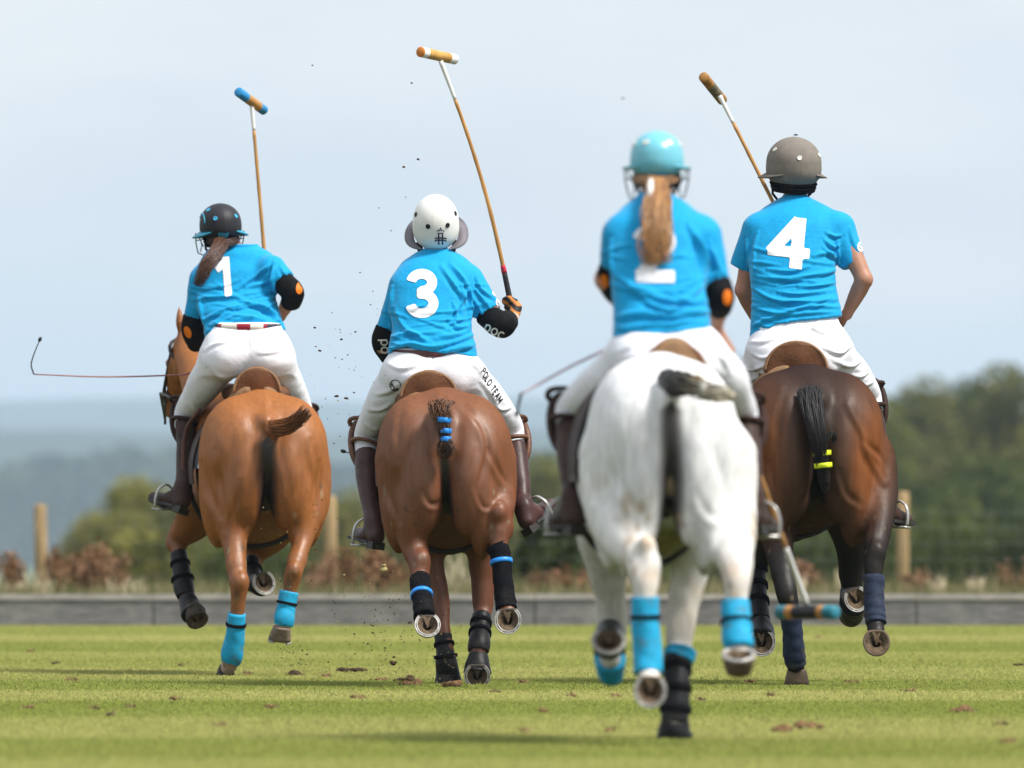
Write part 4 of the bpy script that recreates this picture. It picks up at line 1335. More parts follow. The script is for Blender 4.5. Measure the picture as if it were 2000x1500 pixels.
hoof(H4, P(1672, 1170, D4 + 1.06), unit([.25, -.95, .1]), unit([.35, 0, -.95]), .064)

# ---- tails
m_hair_dk = mat('tail_hair', (0, 0, 0), rough=.5, var=.3, scale=30, spec=.4, attr=True)
def rows3(D, rows):
    return [P(px, py, D + w_) for (px, py, w_) in rows]
def tail_core(name, D, rows, cols, parent, h=.006, k=.01):
    pts = leg_points(D, rows)
    lo, hi = pts[:, :3].min(0) - .08, pts[:, :3].max(0) + .08
    v = Vol(lo, hi, h)
    v.op(chain(pts, 4), k, cols[0])
    for i, (q, c_) in enumerate(zip(pts, cols)):
        v.prims.append((cone(q[:3], q[:3] + 1e-3, q[3], q[3])[0], np.array(c_, float), .02))
    V, Q = v.mesh(2)
    nn = normals(V, Q)
    V = V + nn * ((np.sin(V[:, 2] * 130 + np.sin(V[:, 0] * 90) * 3 + V[:, 1] * 70) * .0012))[:, None]
    return mk(name, V, Q, m_hair_dk, parent, col=v.colors(V))
T = tail_core('tail', D1, [(524, 826, .03, .045), (536, 840, -.03, .044), (556, 834, -.09, .032), (576, 824, -.13, .026), (592, 811, -.16, .022), (600, 802, -.17, .016)],
     [(.26, .09, .02), (.20, .07, .02), (.22, .085, .022), (.19, .07, .02), (.10, .045, .018), (.045, .025, .015)], H1)
for q in range(1):
    strands('tail_hair', rows3(D1, [(530, 838, -.06), (560, 833, -.12), (585, 817, -.165), (605, 798, -.19)]), 200, .050, .040, .0030, m_hair_dk, T, cols=((.36, .125, .026), (.18, .062, .018), (.03, .016, .012)), wav=.005)
T = tail_core('tail', D3, [(862, 795, .02, .045), (862, 806, -.05, .050), (865, 825, -.09, .038), (868, 850, -.09, .031), (870, 870, -.09, .034), (870, 884, -.08, .034)],
     [(.12, .045, .02), (.07, .032, .018), (.05, .026, .016), (.05, .026, .016), (.045, .025, .016), (.03, .018, .014)], H3)
strands('tail_hair', rows3(D3, [(862, 798, -.07), (866, 825, -.125), (869, 855, -.12), (871, 888, -.10)]), 170, .029, .025, .0030, m_hair_dk, T, cols=((.13, .052, .022), (.03, .018, .013)), wav=.005)
strands('tail_hair', rows3(D3, [(862, 790, -.06), (862, 806, -.11), (864, 824, -.13)]), 120, .070, .052, .0032, m_hair_dk, T, cols=((.20, .075, .025), (.05, .024, .014)), wav=.006)
strands('tail_hair', rows3(D3, [(869, 858, -.12), (871, 876, -.12), (873, 892, -.10)]), 90, .028, .060, .0028, m_hair_dk, T, cols=((.10, .042, .02), (.02, .014, .012)), wav=.006)
for (py, px, r) in ((820, 867, .040), (841, 869, .036), (857, 870, .032)):
    c0 = P(px, py, D3 - .112)
    V, F_ = tube_geo([c0 + np.array([.1 * s, 0, s]) for s in (.013, .0115, -.0115, -.013)], [r * .86, r * .92, r * .92, r * .86], 20, prof=lambda t, th: 1 + .05 * np.sin(th * 5 + t * 3))
    mk('tape_band', V, F_, m_tape_blue, T)
T = tail_core('tail', DW, [(1306, 742, .02, .045), (1322, 750, -.05, .046), (1345, 756, -.10, .034), (1372, 762, -.13, .026), (1400, 769, -.15, .024), (1428, 774, -.17, .020)],
     [(.022, .020, .018), (.018, .016, .015), (.06, .05, .04), (.55, .50, .40), (.25, .22, .16), (.62, .55, .40)], HW)
strands('tail_hair', rows3(DW, [(1312, 748, -.05), (1345, 752, -.13), (1385, 764, -.165), (1432, 776, -.19)]), 70, .046, .026, .0045, m_hair_dk, T, cols=((.05, .042, .035), (.012, .011, .010), (.70, .62, .45)), wav=.010)
strands('tail_hair', rows3(DW, [(1345, 752, -.13), (1358, 742, -.14), (1366, 738, -.15), (1378, 752, -.15)]), 20, .015, .012, .005, m_hair_dk, T, cols=((.60, .45, .20), (.5, .4, .25)), wav=.004)
for (px, py) in ((1372, 762), (1402, 769)):
    c0 = P(px, py, DW - .15)
    V, F_ = tube_geo([c0 + np.array([s, 0, -s * .25]) for s in (-.014, -.012, .012, .014)], [.028, .034, .034, .028], 16)
    mk('tape_band', V, F_, mat('grey_tape', (.30, .29, .25), rough=.6, var=.3), T)
T = tail_core('tail', D4, [(1582, 772, .04, .050), (1588, 800, -.03, .058), (1594, 840, -.07, .050), (1600, 875, -.08, .042), (1606, 905, -.08, .034), (1610, 935, -.07, .030), (1612, 955, -.06, .020)],
     [(.014, .012, .012)] * 7, H4)
strands('tail_hair', rows3(D4, [(1580, 764, .02), (1587, 800, -.09), (1597, 850, -.14), (1605, 905, -.12), (1612, 958, -.10)]), 220, .068, .020, .0030, m_hair_dk, T, cols=((.028, .024, .024), (.008, .007, .007)), wav=.005)
strands('tail_hair', rows3(D4, [(1604, 880, -.12), (1612, 860, -.14), (1624, 846, -.14), (1630, 858, -.13), (1622, 868, -.13)]), 26, .014, .010, .0045, m_hair_dk, T, cols=((.02, .018, .018), (.008, .007, .007)), wav=.003)
for (px, py) in ((1605, 885), (1607, 909)):
    c0 = P(px, py, D4 - .095)
    V, F_ = tube_geo([c0 + np.array([s * -.1, 0, s]) for s in (.013, .0115, -.0115, -.013)], [.044, .047, .047, .044], 18, prof=lambda t, th: 1 + .05 * np.sin(th * 5 + t * 3))
    mk('tape_band', V, F_, m_tape_yellow, T)
# ------------------------------------------------------------------ riders
CYAN = (0.004, 0.330, 0.66)
m_jersey = mat('jersey_cloth', (.003, .32, .63), rough=.72, var=.07, scale=30, bump=.25, bscale=55, spec=.2, sheen=.25)
m_breech = mat('white_twill', (.83, .835, .885), rough=.75, var=.04, scale=20, bump=.35, bscale=26, spec=.2, dirt=(.66, .62, .56), dirt_scale=7, dirt_amt=.35)
m_num = mat('number_print', (.82, .82, .84), rough=.6, var=.03, bump=.15, bscale=60)
m_black_print = mat('black_print', (.015, .015, .018), rough=.6)
m_boot = mat('boot_leather', (.058, .026, .024), rough=.42, var=.35, scale=14, bump=.25, bscale=30, spec=.28, dirt=(.13, .09, .08), dirt_scale=10, dirt_amt=.45)
m_boot_dk = mat('dark_boot_leather', (.046, .024, .018), rough=.5, var=.35, scale=14, bump=.25, bscale=30, spec=.18, dirt=(.10, .08, .07), dirt_scale=10, dirt_amt=.4)
m_guard = mat('brown_leather', (.14, .058, .028), rough=.5, var=.3, scale=16, bump=.2, bscale=40, spec=.4)
m_guard_dk = mat('dark_leather', (.040, .020, .015), rough=.55, var=.3, scale=16, bump=.2, bscale=40, spec=.12)
m_strap = mat('strap_leather', (.12, .052, .038), rough=.55, var=.3, scale=16, spec=.2)
m_saddle = mat('saddle_leather', (.165, .066, .026), rough=.55, var=.25, scale=11, bump=.25, bscale=60, spec=.35)
m_saddle_lt = mat('saddle_suede', (.27, .155, .080), rough=.85, var=.18, scale=20, bump=.3, bscale=80)
m_pad_cloth = mat('pad_cloth', (.035, .042, .055), rough=.9, var=.2)
m_pad_edge = mat('pad_edge', (.66, .66, .62), rough=.85)
m_iron = mat('stirrup_metal', (.44, .43, .41), rough=.35, metal=.55, spec=.6, var=.1)
m_skin = mat('skin', (0, 0, 0), rough=.5, var=.07, scale=18, spec=.35, attr=True)
m_pad = mat('elbow_pad_cloth', (.009, .009, .010), rough=.7, var=.3, scale=30, bump=.25, bscale=90, spec=.06)
m_orange = mat('orange_patch', (.85, .20, .01), rough=.5)
m_cane = mat('cane', (.50, .25, .075), rough=.45, var=.25, scale=12, stretch=(1, 1, .4), spec=.4)
m_white_pt = mat('white_tape', (.80, .79, .76), rough=.5, var=.04)
m_grip = mat('grip_rubber', (.03, .028, .03), rough=.7, bump=.4, bscale=160)
m_red = mat('red_tape', (.55, .03, .06), rough=.5)
m_wire_blk = mat('black_wire', (.03, .03, .035), rough=.5, spec=.4)

def hand(v, wrist, c, g, col, k=.008):
    """a hand closed on a shaft through c along g; fingers curl round it"""
    g = unit(g); d = np.asarray(c) - np.asarray(wrist); d = unit(d - g * (d @ g)); s = np.cross(g, d)
    c = np.asarray(c, float)
    pal = c - d * .020 - s * .028
    M = np.stack([d, g, s])
    v.op(cone(wrist, pal - d * .03, .027, .026), .015, col)
    v.op(ell(pal, (.048, .043, .017), M), .015, col)
    for off, ln in ((.033, 150), (.011, 165), (-.011, 160), (-.031, 140)):
        a = np.radians(np.linspace(-95, ln, 9))
        pts = [np.append(c + g * off + (d * math.cos(q) + s * math.sin(q)) * .027, .0098 - .0025 * i / 8) for i, q in enumerate(a)]
        v.op(chain(np.array(pts), 2), k * .5, col)
    th = [c - d * .055 - s * .02 + g * .03, c - d * .03 - s * .004 + g * .05, c - d * .012 + s * .022 + g * .05, c + d * .012 + s * .030 + g * .042]
    v.op(chain(np.array([np.append(p, r) for p, r in zip(th, (.016, .0135, .012, .0095))]), 3), k, col)

def micro_folds(V, Q, amp, seed, sx=1.0):
    nn = normals(V, Q)
    r = np.random.default_rng(seed)
    d = np.zeros(len(V))
    for i in range(7):
        k = r.normal(size=3) * np.array([16, 10, 30]) * sx; ph = r.random() * 6
        k2 = r.normal(size=3) * 9
        d += np.sin(V @ k + ph + 1.6 * np.sin(V @ k2 + ph * 2)) / 7
    return V + nn * (d * amp)[:, None]

def person(name_, label, D, cfg):
    q = lambda px, py, w_: P(px, py, D + w_)
    base = q(*cfg['seat']); base = np.array([base[0], base[1], base[2]])
    t = thing('person', label, 'person', base, 'riders of the blue polo team')
    # ---- body: one continuous mesh of head, trunk, arms, hands and legs
    hx, hy, hw_ = cfg['head']
    hc = q(hx, hy, hw_)
    S = cfg['skin']
    allp = [hc] + [q(*p[:3]) for p in cfg['arm_l'] + cfg['arm_r']] + [q(*p[:3]) for p in cfg['leg_l'] + cfg['leg_r']]
    lo = np.min(allp, 0) - .17; hi = np.max(allp, 0) + .2
    v = Vol(lo, hi, .0085)
    yw, pt = cfg.get('turn', 0), cfg.get('nod', 0)
    hf = unit([-math.sin(math.radians(yw)), math.cos(math.radians(yw)), math.sin(math.radians(pt))])
    hr = unit(np.cross(hf, [0, 0, 1])); hu = np.cross(hr, hf)
    HM = np.stack([hr, hf, hu])
    v.op(ell(hc, (.076, .096, .105), HM), .02, S)
    v.op(ell(hc + hf * .035 - hu * .065, (.058, .068, .062), HM), .03, S)
    v.op(cone(hc + hf * .088 - hu * .005, hc + hf * .112 - hu * .035, .009, .014), .012, S)
    v.op(cone(hc + hf * .098 - hu * .068 - hr * .02, hc + hf * .098 - hu * .068 + hr * .02, .007, .007), .008, (.35, .12, .10))
    for s in (-1, 1):
        v.op(ell(hc + hr * s * .077 - hu * .02 - hf * .005, (.010, .020, .032), HM), .008, S)
        v.op(ell(hc + hr * s * .032 + hf * .083 + hu * .004, (.013, .010, .009), HM), .006, (.75, .73, .70), kc=.004)
        v.op(ell(hc + hr * s * .032 + hf * .092 + hu * .004, (.006, .004, .006), HM), .003, (.03, .02, .015), kc=.003)
    rows = cfg['torso']
    mid = lambda r_: np.array([*q((r_[1] + r_[2]) / 2, r_[0], r_[3])])
    nk = mid(rows[1])
    v.op(cone(hc - hu * .06 - hf * .01, nk + np.array([0, 0, -.03]), .056, .062), .03, S)
    tr = [np.append(nk + np.array([0, .0, -.05]), .06)] + [np.append(mid(r_), max(.05, min(r_[4], (r_[2] - r_[1]) / 2 * (D + r_[3]) / FP) * .72)) for r_ in rows[5:]]
    v.op(chain(np.array(tr), 3), .03, S)
    for side, arm in (('l', cfg['arm_l']), ('r', cfg['arm_r'])):
        A = [q(*p) for p in arm]
        v.op(chain(np.array([np.append(A[0], .058), np.append((A[0] + A[1]) / 2, cfg.get('arm_r0', .047)), np.append(A[1], .043)]), 3), .03, S)
        f1 = A[1] + (A[2] - A[1]) * .3
        v.op(chain(np.array([np.append(A[1], .042), np.append(f1, .045), np.append(A[2], .028)]), 3), .02, S)
        c, g = cfg['grip_' + side]
        hand(v, A[2], q(*c), np.asarray(g, float), S)
    for lg in (cfg['leg_l'], cfg['leg_r']):
        A = [q(*p[:3]) for p in lg]
        v.op(chain(np.array([np.append(p, r) for p, r in zip((A[0], A[1], q(*lg[5][:3]) if len(lg) > 5 else A[1] * .45 + A[2] * .55, A[2], A[3]), (.065, .042, .036, .030, .026))]), 3), .03, S)
        v.op(cone(A[3], A[3] + unit(A[4] - A[3]) * np.linalg.norm(A[4] - A[3]) * .7, .024, .018), .02, S)
    V, Q = v.mesh(1)
    mk('body', V, Q, m_skin, t, col=v.colors(V))
    # ---- jersey
    R = []
    for (py, l, r, w_, b) in rows:
        Y = D + w_
        R.append((EYE - (py - HY) * Y / FP, P((l + r) / 2, py, Y)[0], (r - l) / 2 * Y / FP, Y, b))
    hem = np.array([P(x, y, D + rows[-2][3]) for x, y in cfg['hem']])
    hx_, hz_ = hem[:, 0], hem[:, 2]
    cut = lambda X, Y, Z: (np.interp(X, hx_, hz_) - Z) * .9
    sl = []
    for (a, b, ra, rb) in cfg['sleeves']:
        A, B = q(*a), q(*b); d = unit(B - A)
        sl.append(capped(cone(A, B + d * .1, ra, rb + (rb - ra) * .3), [(B, d + np.asarray(cfg.get('sleeve_tilt', (0, 0, 0))))]))
    lo = np.min([loft(R)[1]] + [s[1] for s in sl], 0) - .06; hi = np.max([loft(R)[2]] + [s[2] for s in sl], 0) + .06
    v = Vol(lo, hi, .0062)
    v.op(loft(R, 2.25, cut), .01)
    for s in sl:
        v.op(s, .036)
    V, Q = v.mesh(7)
    V = apply_folds(V, Q, [(a, b * 2.3, c * .8) for a, b, c in cfg['folds']], D)
    rr = np.random.default_rng(cfg['seed'])
    ext = []
    y_hi, y_lo = rows[5][0], rows[-2][0]
    for i in range(26):
        f = rr.random() ** .7
        py = y_hi + (y_lo - y_hi) * f
        l, r = np.interp(py, [a[0] for a in rows], [a[1] for a in rows]), np.interp(py, [a[0] for a in rows], [a[2] for a in rows])
        x = l + (r - l) * rr.random(); ln = rr.uniform(18, 48); sl_ = rr.normal(0, .22) - .55 * (x - (l + r) / 2) / (r - l)
        ext.append(([(x - ln, py - ln * sl_ + rr.normal(0, 3)), (x, py), (x + ln, py + ln * sl_ + rr.normal(0, 4))], rr.uniform(.003, .007), rr.uniform(2.3, 4.0)))
    V = apply_folds(V, Q, ext, D)
    V = micro_folds(V, Q, .0045, cfg['seed'])
    jt = (V, Q)
    jr = mk('jersey', V, Q, m_jersey, t)
    # number
    gl, (x0, y0), (x1, y1), tilt, w_num = cfg['number']
    hpx = y1 - y0
    sc = hpx * (D + .9) / FP / 1.45
    O = P((x0 + x1) / 2, y1, D + .9)
    c_, s_ = math.cos(math.radians(tilt)), math.sin(math.radians(tilt))
    wid = (x1 - x0) * (D + .9) / FP
    st = [([(p[0], p[1]) for p in pl], cfg.get('num_hw', .15)) for pl in LET[gl]]
    decal('number', strokes_fn(st), (-.15, 1.15, -.05, 1.55), .045, O - np.array([c_, 0, s_]) * wid / 2, np.array([c_, 0, s_]) * wid, np.array([-s_, 0, c_]) * sc, (0, 1, 0), jt, m_num, jr, off=.003)
    for (px, py, r_) in cfg.get('badges', []):
        rr = r_ * (D + .9) / FP
        decal('badge', strokes_fn([(arc(0, 0, .7, .8, 0, 360, 16), .22), ([(-.3, .3), (.3, -.3)], .2)]), (-1.1, 1.1, -1.1, 1.1), .12, P(px, py, D + .9), np.array([rr, 0, 0]), np.array([0, 0, rr * 1.4]), (0, 1, 0), jt, m_num, jr, off=.003)
    # collar
    g = Geo()
    nr = rows[0]; nc = q((nr[1] + nr[2]) / 2, nr[0] + 3, nr[3]); rx = (nr[2] - nr[1]) / 2 * (D + nr[3]) / FP
    g.tube([nc + np.array([math.cos(a) * rx * 1.0, math.sin(a) * nr[4] * 1.0, -.012 * math.sin(a) ** 2 * (1 if math.sin(a) > 0 else .4)]) for a in np.linspace(0, 2 * math.pi, 25)[:-1]], .010, 7, closed=True)
    g.make('collar', m_jersey, jr)
    # ---- breeches
    R = []
    for hi_, (py, l, r, w_, b) in enumerate(cfg['hips']):
        Y = D + w_; b *= .86 if hi_ < 2 else 1; sh_ = (r - l) * (.03 if hi_ < 2 else 0); l += sh_; r -= sh_
        R.append((EYE - (py - HY) * Y / FP, P((l + r) / 2, py, Y)[0], (r - l) / 2 * Y / FP, Y, b))
    prims = [(loft(R, 2.2), .01)]
    for (c, r_) in cfg['seat_cheeks']:
        prims.append((ell(q(*c), (r_, r_ * .95, r_)), .045))
    for th in cfg['thighs']:
        pts = np.array([np.append(q(*p[:3]), p[3]) for p in th])
        prims.append((chain(pts, 5), .05))
    lo = np.min([p[0][1] for p in prims], 0) - .05; hi = np.max([p[0][2] for p in prims], 0) + .05
    v = Vol(lo, hi, .0085)
    for p, k in prims:
        v.op(p, k)
    cr = cfg.get('crease')
    if cr:
        v.op(chain(np.array([np.append(q(*p[:3]), p[3]) for p in cr])), .03, mode='s')
    V, Q = v.mesh(2)
    V = apply_folds(V, Q, [(a, b * 2.1, c * .85) for a, b, c in cfg.get('bfolds', [])], D)
    V = micro_folds(V, Q, .0042, cfg['seed'] + 5, 1.4)
    bt = (V, Q)
    br = mk('breeches', V, Q, m_breech, t)
    # ---- belt
    if 'belt' in cfg:
        rowsb, segs = cfg['belt']
        py, l, r, w_, b = rowsb
        Y = D + w_; c = P((l + r) / 2, py, Y); rx = (r - l) / 2 * Y / FP
        n = 48
        V, F_, M = [], [], []
        for i in range(n):
            a = 2 * math.pi * i / n
            for (k, dz) in ((1.0, -.017), (1.035, -.016), (1.035, .016), (1.0, .017)):
                V.append(c + np.array([math.cos(a) * rx * k, math.sin(a) * b * k, dz + cfg.get('belt_tilt', 0) * math.cos(a)]))
        for i in range(n):
            fr = ((i + .5) / n * 360) % 360
            mi = 0
            for (a0, a1, m_i) in segs[1]:
                if a0 <= fr < a1: mi = m_i
            for j in range(3):
                F_.append((i * 4 + j, ((i + 1) % n) * 4 + j, ((i + 1) % n) * 4 + j + 1, i * 4 + j + 1)); M.append(mi)
        mk('belt', V, F_, segs[0], t, fmat=M)
    # ---- boots, knee guards
    for lg, gd in ((cfg['leg_l'], cfg.get('guard_l')), (cfg['leg_r'], cfg.get('guard_r'))):
        A = [q(*p[:3]) for p in lg]
        kn, cf, an, he, to = A[1], (A[1] * .45 + A[2] * .55), A[2], A[3], A[4]
        if len(lg) > 5: cf = q(*lg[5][:3])
        top = kn + (cf - kn) * cfg.get('boot_top', .28)
        d = unit(cf - kn)
        fd = unit(to - he)
        pts = np.array([np.append(top - d * .08, .058), np.append(top, .057), np.append(cf, .056), np.append(an, .042)])
        lo = np.min([top, cf, an, he, to], 0) - .12; hi = np.max([top, cf, an, he, to], 0) + .12
        v = Vol(lo, hi, .0065)
        v.op(capped(chain(pts, 4), [(top, -d)]), .01)
        v.op(chain(np.array([np.append(an, .044), np.append(he + (an - he) * .35, .043), np.append(he + np.array([0, 0, .012]), .038)]), 3), .02)
        ball = he + (to - he) * .62
        v.op(chain(np.array([np.append(he + np.array([0, 0, .01]), .037), np.append(he * .5 + ball * .5 + np.array([0, 0, .012]), .038), np.append(ball, .042), np.append(to, .032)]), 4), .03)
        v.op(chain(np.array([np.append(an + (he - an) * .3, .040), np.append(he * .45 + ball * .55 + np.array([0, 0, .03]), .030)]), 2), .04)
        V, Q = v.mesh(1)
        V = micro_folds(V, Q, .003, cfg['seed'] + 9, 1.6)
        bo = mk('boot', V, Q, cfg.get('boot_mat', m_boot), t)
        # sole and heel block
        up = unit(an - he); sd = np.cross(fd, up); sd = unit(sd); up2 = np.cross(sd, fd)
        g = Geo()
        for (x0, x1, hh, ww) in ((-.036, .032, .034, .036), (.03, .25, .012, .040)):
            L_ = np.linalg.norm(to - he) + .03
            x1 = min(x1, L_)
            Vb = [he + fd * x + sd * y + up2 * z for x in (x0, x1) for y in (-ww, ww) for z in (-.020 - hh, -.016)]
            g.add(Vb, [(0, 1, 3, 2), (4, 6, 7, 5), (0, 4, 5, 1), (2, 3, 7, 6), (0, 2, 6, 4), (1, 5, 7, 3)])
        g.make('boot_sole', m_leather_blk, bo, smooth=False)
        if gd:
            # padded guard in front of the knee with two straps round the back
            outx, gm = gd
            ax = unit(cf - kn); fr = unit(np.array([outx * .6, .8, 0.0])); fr = unit(fr - ax * (fr @ ax)); sd = np.cross(ax, fr)
            M = np.stack([sd, fr, ax])
            cen = kn + fr * .050 + ax * .035
            v = Vol(cen - .24, cen + .24, .0075)
            v.op(ell(cen, (.075, .040, .155), M), .01)
            v.op(ell(cen - fr * .045, (.068, .055, .17), M), .012, mode='s')
            for z in (-.09, -.03, .03, .09):
                v.op(chain(np.array([np.append(cen + sd * s * .06 + ax * z + fr * .042 * (1 - (s * .06 / .075) ** 2) ** .5, .007) for s in (-1, -.5, 0, .5, 1)]), 2), .008, mode='s')
            V, Q = v.mesh(1)
            go = mk('knee_guard', V, Q, gm, t)
            for z, rr in ((-.045, .083), (.075, .070)):
                c0 = kn + ax * z
                ring = [c0 + sd * math.cos(a) * rr + fr * math.sin(a) * rr * .95 + ax * (.022 * math.cos(a * 1 + 1) - .012) for a in np.linspace(0, 2 * math.pi, 25)[:-1]]
                gg = Geo().tube(ring, .012, 6, closed=True)
                gg.make('strap', gm, go)
    # ---- elbow pads
    for (pts, ms, extra_) in cfg.get('pads', []):
        pp = np.array([np.append(q(*p[:3]), p[3]) for p in pts])
        lo = pp[:, :3].min(0) - .12; hi = pp[:, :3].max(0) + .12
        v = Vol(lo, hi, .006)
        d0, d1 = unit(pp[0, :3] - pp[1, :3]), unit(pp[-1, :3] - pp[-2, :3])
        v.op(capped(chain(pp, 5), [(pp[0, :3] + d0 * .005, d0), (pp[-1, :3] + d1 * .02, d1)]), .01)
        V, Q = v.mesh(1)
        V = micro_folds(V, Q, .003, cfg['seed'] + 21, 2.0)
        pd = mk('elbow_pad', V, Q, m_pad, t)
        if extra_:
            kind, px, py, size, ang, mm = extra_
            sz_ = size * (D + .95) / FP
            ca, sa = math.cos(math.radians(ang)), math.sin(math.radians(ang))
            if kind == 'patch':
                f = lambda u, v_: np.hypot(u / .55, v_) - 1
                decal('patch', f, (-.6, .6, -1.05, 1.05), .12, P(px, py, D + .9), np.array([ca, 0, sa]) * sz_, np.array([-sa, 0, ca]) * sz_, (0, 1, 0), (V, Q), mm, pd)
            else:
                st, wd = text_strokes(kind, .12, 1.0, .35)
                decal('lettering', strokes_fn(st), (-.2, wd + .2, -.7, 1.2), .06, P(px, py, D + .9), np.array([ca, 0, sa]) * sz_, np.array([-sa, 0, ca]) * sz_, (0, 1, 0), (V, Q), mm, pd)
    return t, jt, bt, (hc, HM), q

def helmet(t, q, D, box, w_, yaw, pitch, roll, m_dome, m_brim, m_hole, brim_w=.03, brim_f=.055, brim_pitch=None, hole=(.0062, .0), vents=((-40, 30), (38, 32)), rim_drop=0.0, strap=True, guard=False, depth=1.15, harness=None, brim_drop=.3):
    x0, x1, y0, y1 = box
    Y = D + w_
    c = P((x0 + x1) / 2, (y0 + y1) / 2, Y)
    hw_ = (x1 - x0) / 2 * Y / FP; hh = (y1 - y0) / 2 * Y / FP
    Rm = Matrix.Rotation(math.radians(yaw), 3, 'Z') @ Matrix.Rotation(math.radians(pitch), 3, 'X') @ Matrix.Rotation(math.radians(roll), 3, 'Y')
    Rm = np.array(Rm)                     # columns: right, forward, up
    r_, f_, u_ = Rm[:, 0], Rm[:, 1], Rm[:, 2]
    M = np.stack([r_, f_, u_])
    Lp = lambda x, y, z: c + r_ * x + f_ * y + u_ * z
    R = (hw_, hw_ * depth, hh * 1.06)
    v = Vol(c - hw_ * 1.6, c + hw_ * 1.6, .0055)
    zc = -hh * .80
    body = ell(c, R, M)
    v.op(body, .01)
    v.op(ell(Lp(0, 0, -hh * .35), (hw_ * .985, hw_ * depth * .985, hh * .75), M), .02)
    fn = lambda X, Yy, Z: -(((X - c[0]) * u_[0] + (Yy - c[1]) * u_[1] + (Z - c[2]) * u_[2]) - (zc + .22 * np.clip(((X - c[0]) * f_[0] + (Yy - c[1]) * f_[1] + (Z - c[2]) * f_[2]), -.2, .2) + rim_drop))
    # trim the lower opening
    ax = [v.lo[i] + v.h * np.arange(v.n[i]) for i in range(3)]
    v.d = np.maximum(v.d, fn(ax[0][:, None, None], ax[1][None, :, None], ax[2][None, None, :]).astype(np.float32))
    V, Q = v.mesh(2)
    nn = normals(V, Q)
    x_loc = (V - c) @ r_
    seam = np.exp(-(x_loc / .0025) ** 2) * .0012
    hx = mk('helmet', V + nn * seam[:, None], Q, m_dome, t)
    dome = (V, Q)
    # brim: a curved plate round the front and the sides
    bp = math.radians(brim_pitch if brim_pitch is not None else 0)
    V, F_ = [], []
    angs = np.radians(np.linspace(-142, 142, 57))
    for a in angs:
        k = max(0, math.cos(a)) ** 1.2
        e = np.sin(np.clip((math.radians(142) - abs(a)) / 1.0, 0, 1) * math.pi / 2)
        wdt = (brim_w + (brim_f - brim_w) * k) * e + .001
        xi, yi = math.sin(a) * hw_ * .97, math.cos(a) * hw_ * depth * .97
        xo, yo = math.sin(a) * (hw_ * 1.0 + wdt), math.cos(a) * (hw_ * depth + wdt)
        z0 = zc * .55 + rim_drop
        for (x, y, z) in ((xi, yi, z0 + .004), (xo, yo, z0 - wdt * brim_drop + .003), (xo, yo, z0 - wdt * brim_drop - .003), (xi, yi, z0 - .004)):
            yy = y * math.cos(bp) - 0 * z; zz = z + (y + hw_ * .0) * math.sin(bp)
            V.append(Lp(x, yy, zz))
    n = len(angs)
    for i in range(n - 1):
        for j in range(4):
            F_.append((i * 4 + j, i * 4 + (j + 1) % 4, (i + 1) * 4 + (j + 1) % 4, (i + 1) * 4 + j))
    F_.append((0, 1, 2, 3)); F_.append(tuple((n - 1) * 4 + j for j in range(4))[::-1])
    mk('brim', V, F_, m_brim, hx)
    # vents
    for (az, el_) in vents:
        d = np.array([math.sin(math.radians(az)) * math.cos(math.radians(el_)), -math.cos(math.radians(az)) * math.cos(math.radians(el_)), math.sin(math.radians(el_))])
        wd_ = r_ * d[0] + f_ * d[1] + u_ * d[2]
        s = 1 / math.sqrt((d[0] / R[0]) ** 2 + (d[1] / R[1]) ** 2 + (d[2] / R[2]) ** 2)
        p = c + wd_ * s
        nrm = unit(r_ * d[0] / R[0] ** 2 + f_ * d[1] / R[1] ** 2 + u_ * d[2] / R[2] ** 2)
        a1 = unit(np.cross(nrm, [0, 0, 1])); b1 = np.cross(nrm, a1)
        rr = .0105
        g = Geo()
        g.tube([p + (a1 * math.cos(q_) + b1 * math.sin(q_)) * rr + nrm * .001 for q_ in np.linspace(0, 2 * math.pi, 19)[:-1]], .0028, 6, closed=True, m=0)
        disc = [p + (a1 * math.cos(q_) + b1 * math.sin(q_)) * rr + nrm * .0022 for q_ in np.linspace(0, 2 * math.pi, 19)[:-1]]
        g.add(disc, [tuple(range(18))], 1)
        g.make('vent', m_hole, hx)
    # button on top
    # harness under the rim and chin strap
    g = Geo()
    hb = harness or .86
    for z, rr in ((zc - .004 + rim_drop, .94), (zc - .022 + rim_drop, .90), (zc - .036 + rim_drop, .86)):
        g.tube([Lp(math.sin(a) * hw_ * rr * .86, -math.cos(a) * hw_ * rr * .88, z - .01 * math.cos(a)) for a in np.radians(np.linspace(-110, 110, 17))], .011, 6)
    for s in (-1, 1):
        g.tube([Lp(s * hw_ * .80, .0, zc + .01), Lp(s * hw_ * .72, .03, zc - .06), Lp(s * hw_ * .35, .06, zc - .115)], .007, 5)
    g.make('harness', m_black_cloth, hx)
    if guard:
        g = Geo()
        for s in (-1, 1):
            top = Lp(s * (hw_ + .022), .03, zc * .5 - .012)
            g.tube([top, Lp(s * (hw_ + .018), .05, zc * .5 - .07), Lp(s * (hw_ + .004), .075, zc * .5 - .125), Lp(s * hw_ * .5, .13, zc * .5 - .15), Lp(0, .155, zc * .5 - .155)], .0034, 5)
            g.tube([Lp(s * (hw_ + .020), .05, zc * .5 - .055), Lp(s * hw_ * .7, .14, zc * .5 - .055), Lp(0, .17, zc * .5 - .055)], .0030, 5)
            g.tube([Lp(s * (hw_ - .01), .05, zc * .5 - .05), Lp(s * (hw_ - .018), .07, zc * .5 - .085), Lp(s * (hw_ - .012), .09, zc * .5 - .12)], .0030, 5)
            g.tube([Lp(s * (hw_ + .012), .02, zc * .5 - .02), Lp(s * (hw_ - .02), .03, zc * .5 - .09)], .0028, 5)
        for x in (-.03, .03):
            g.tube([Lp(x, .165, zc * .5 - .02), Lp(x, .165, zc * .5 - .155)], .003, 5)
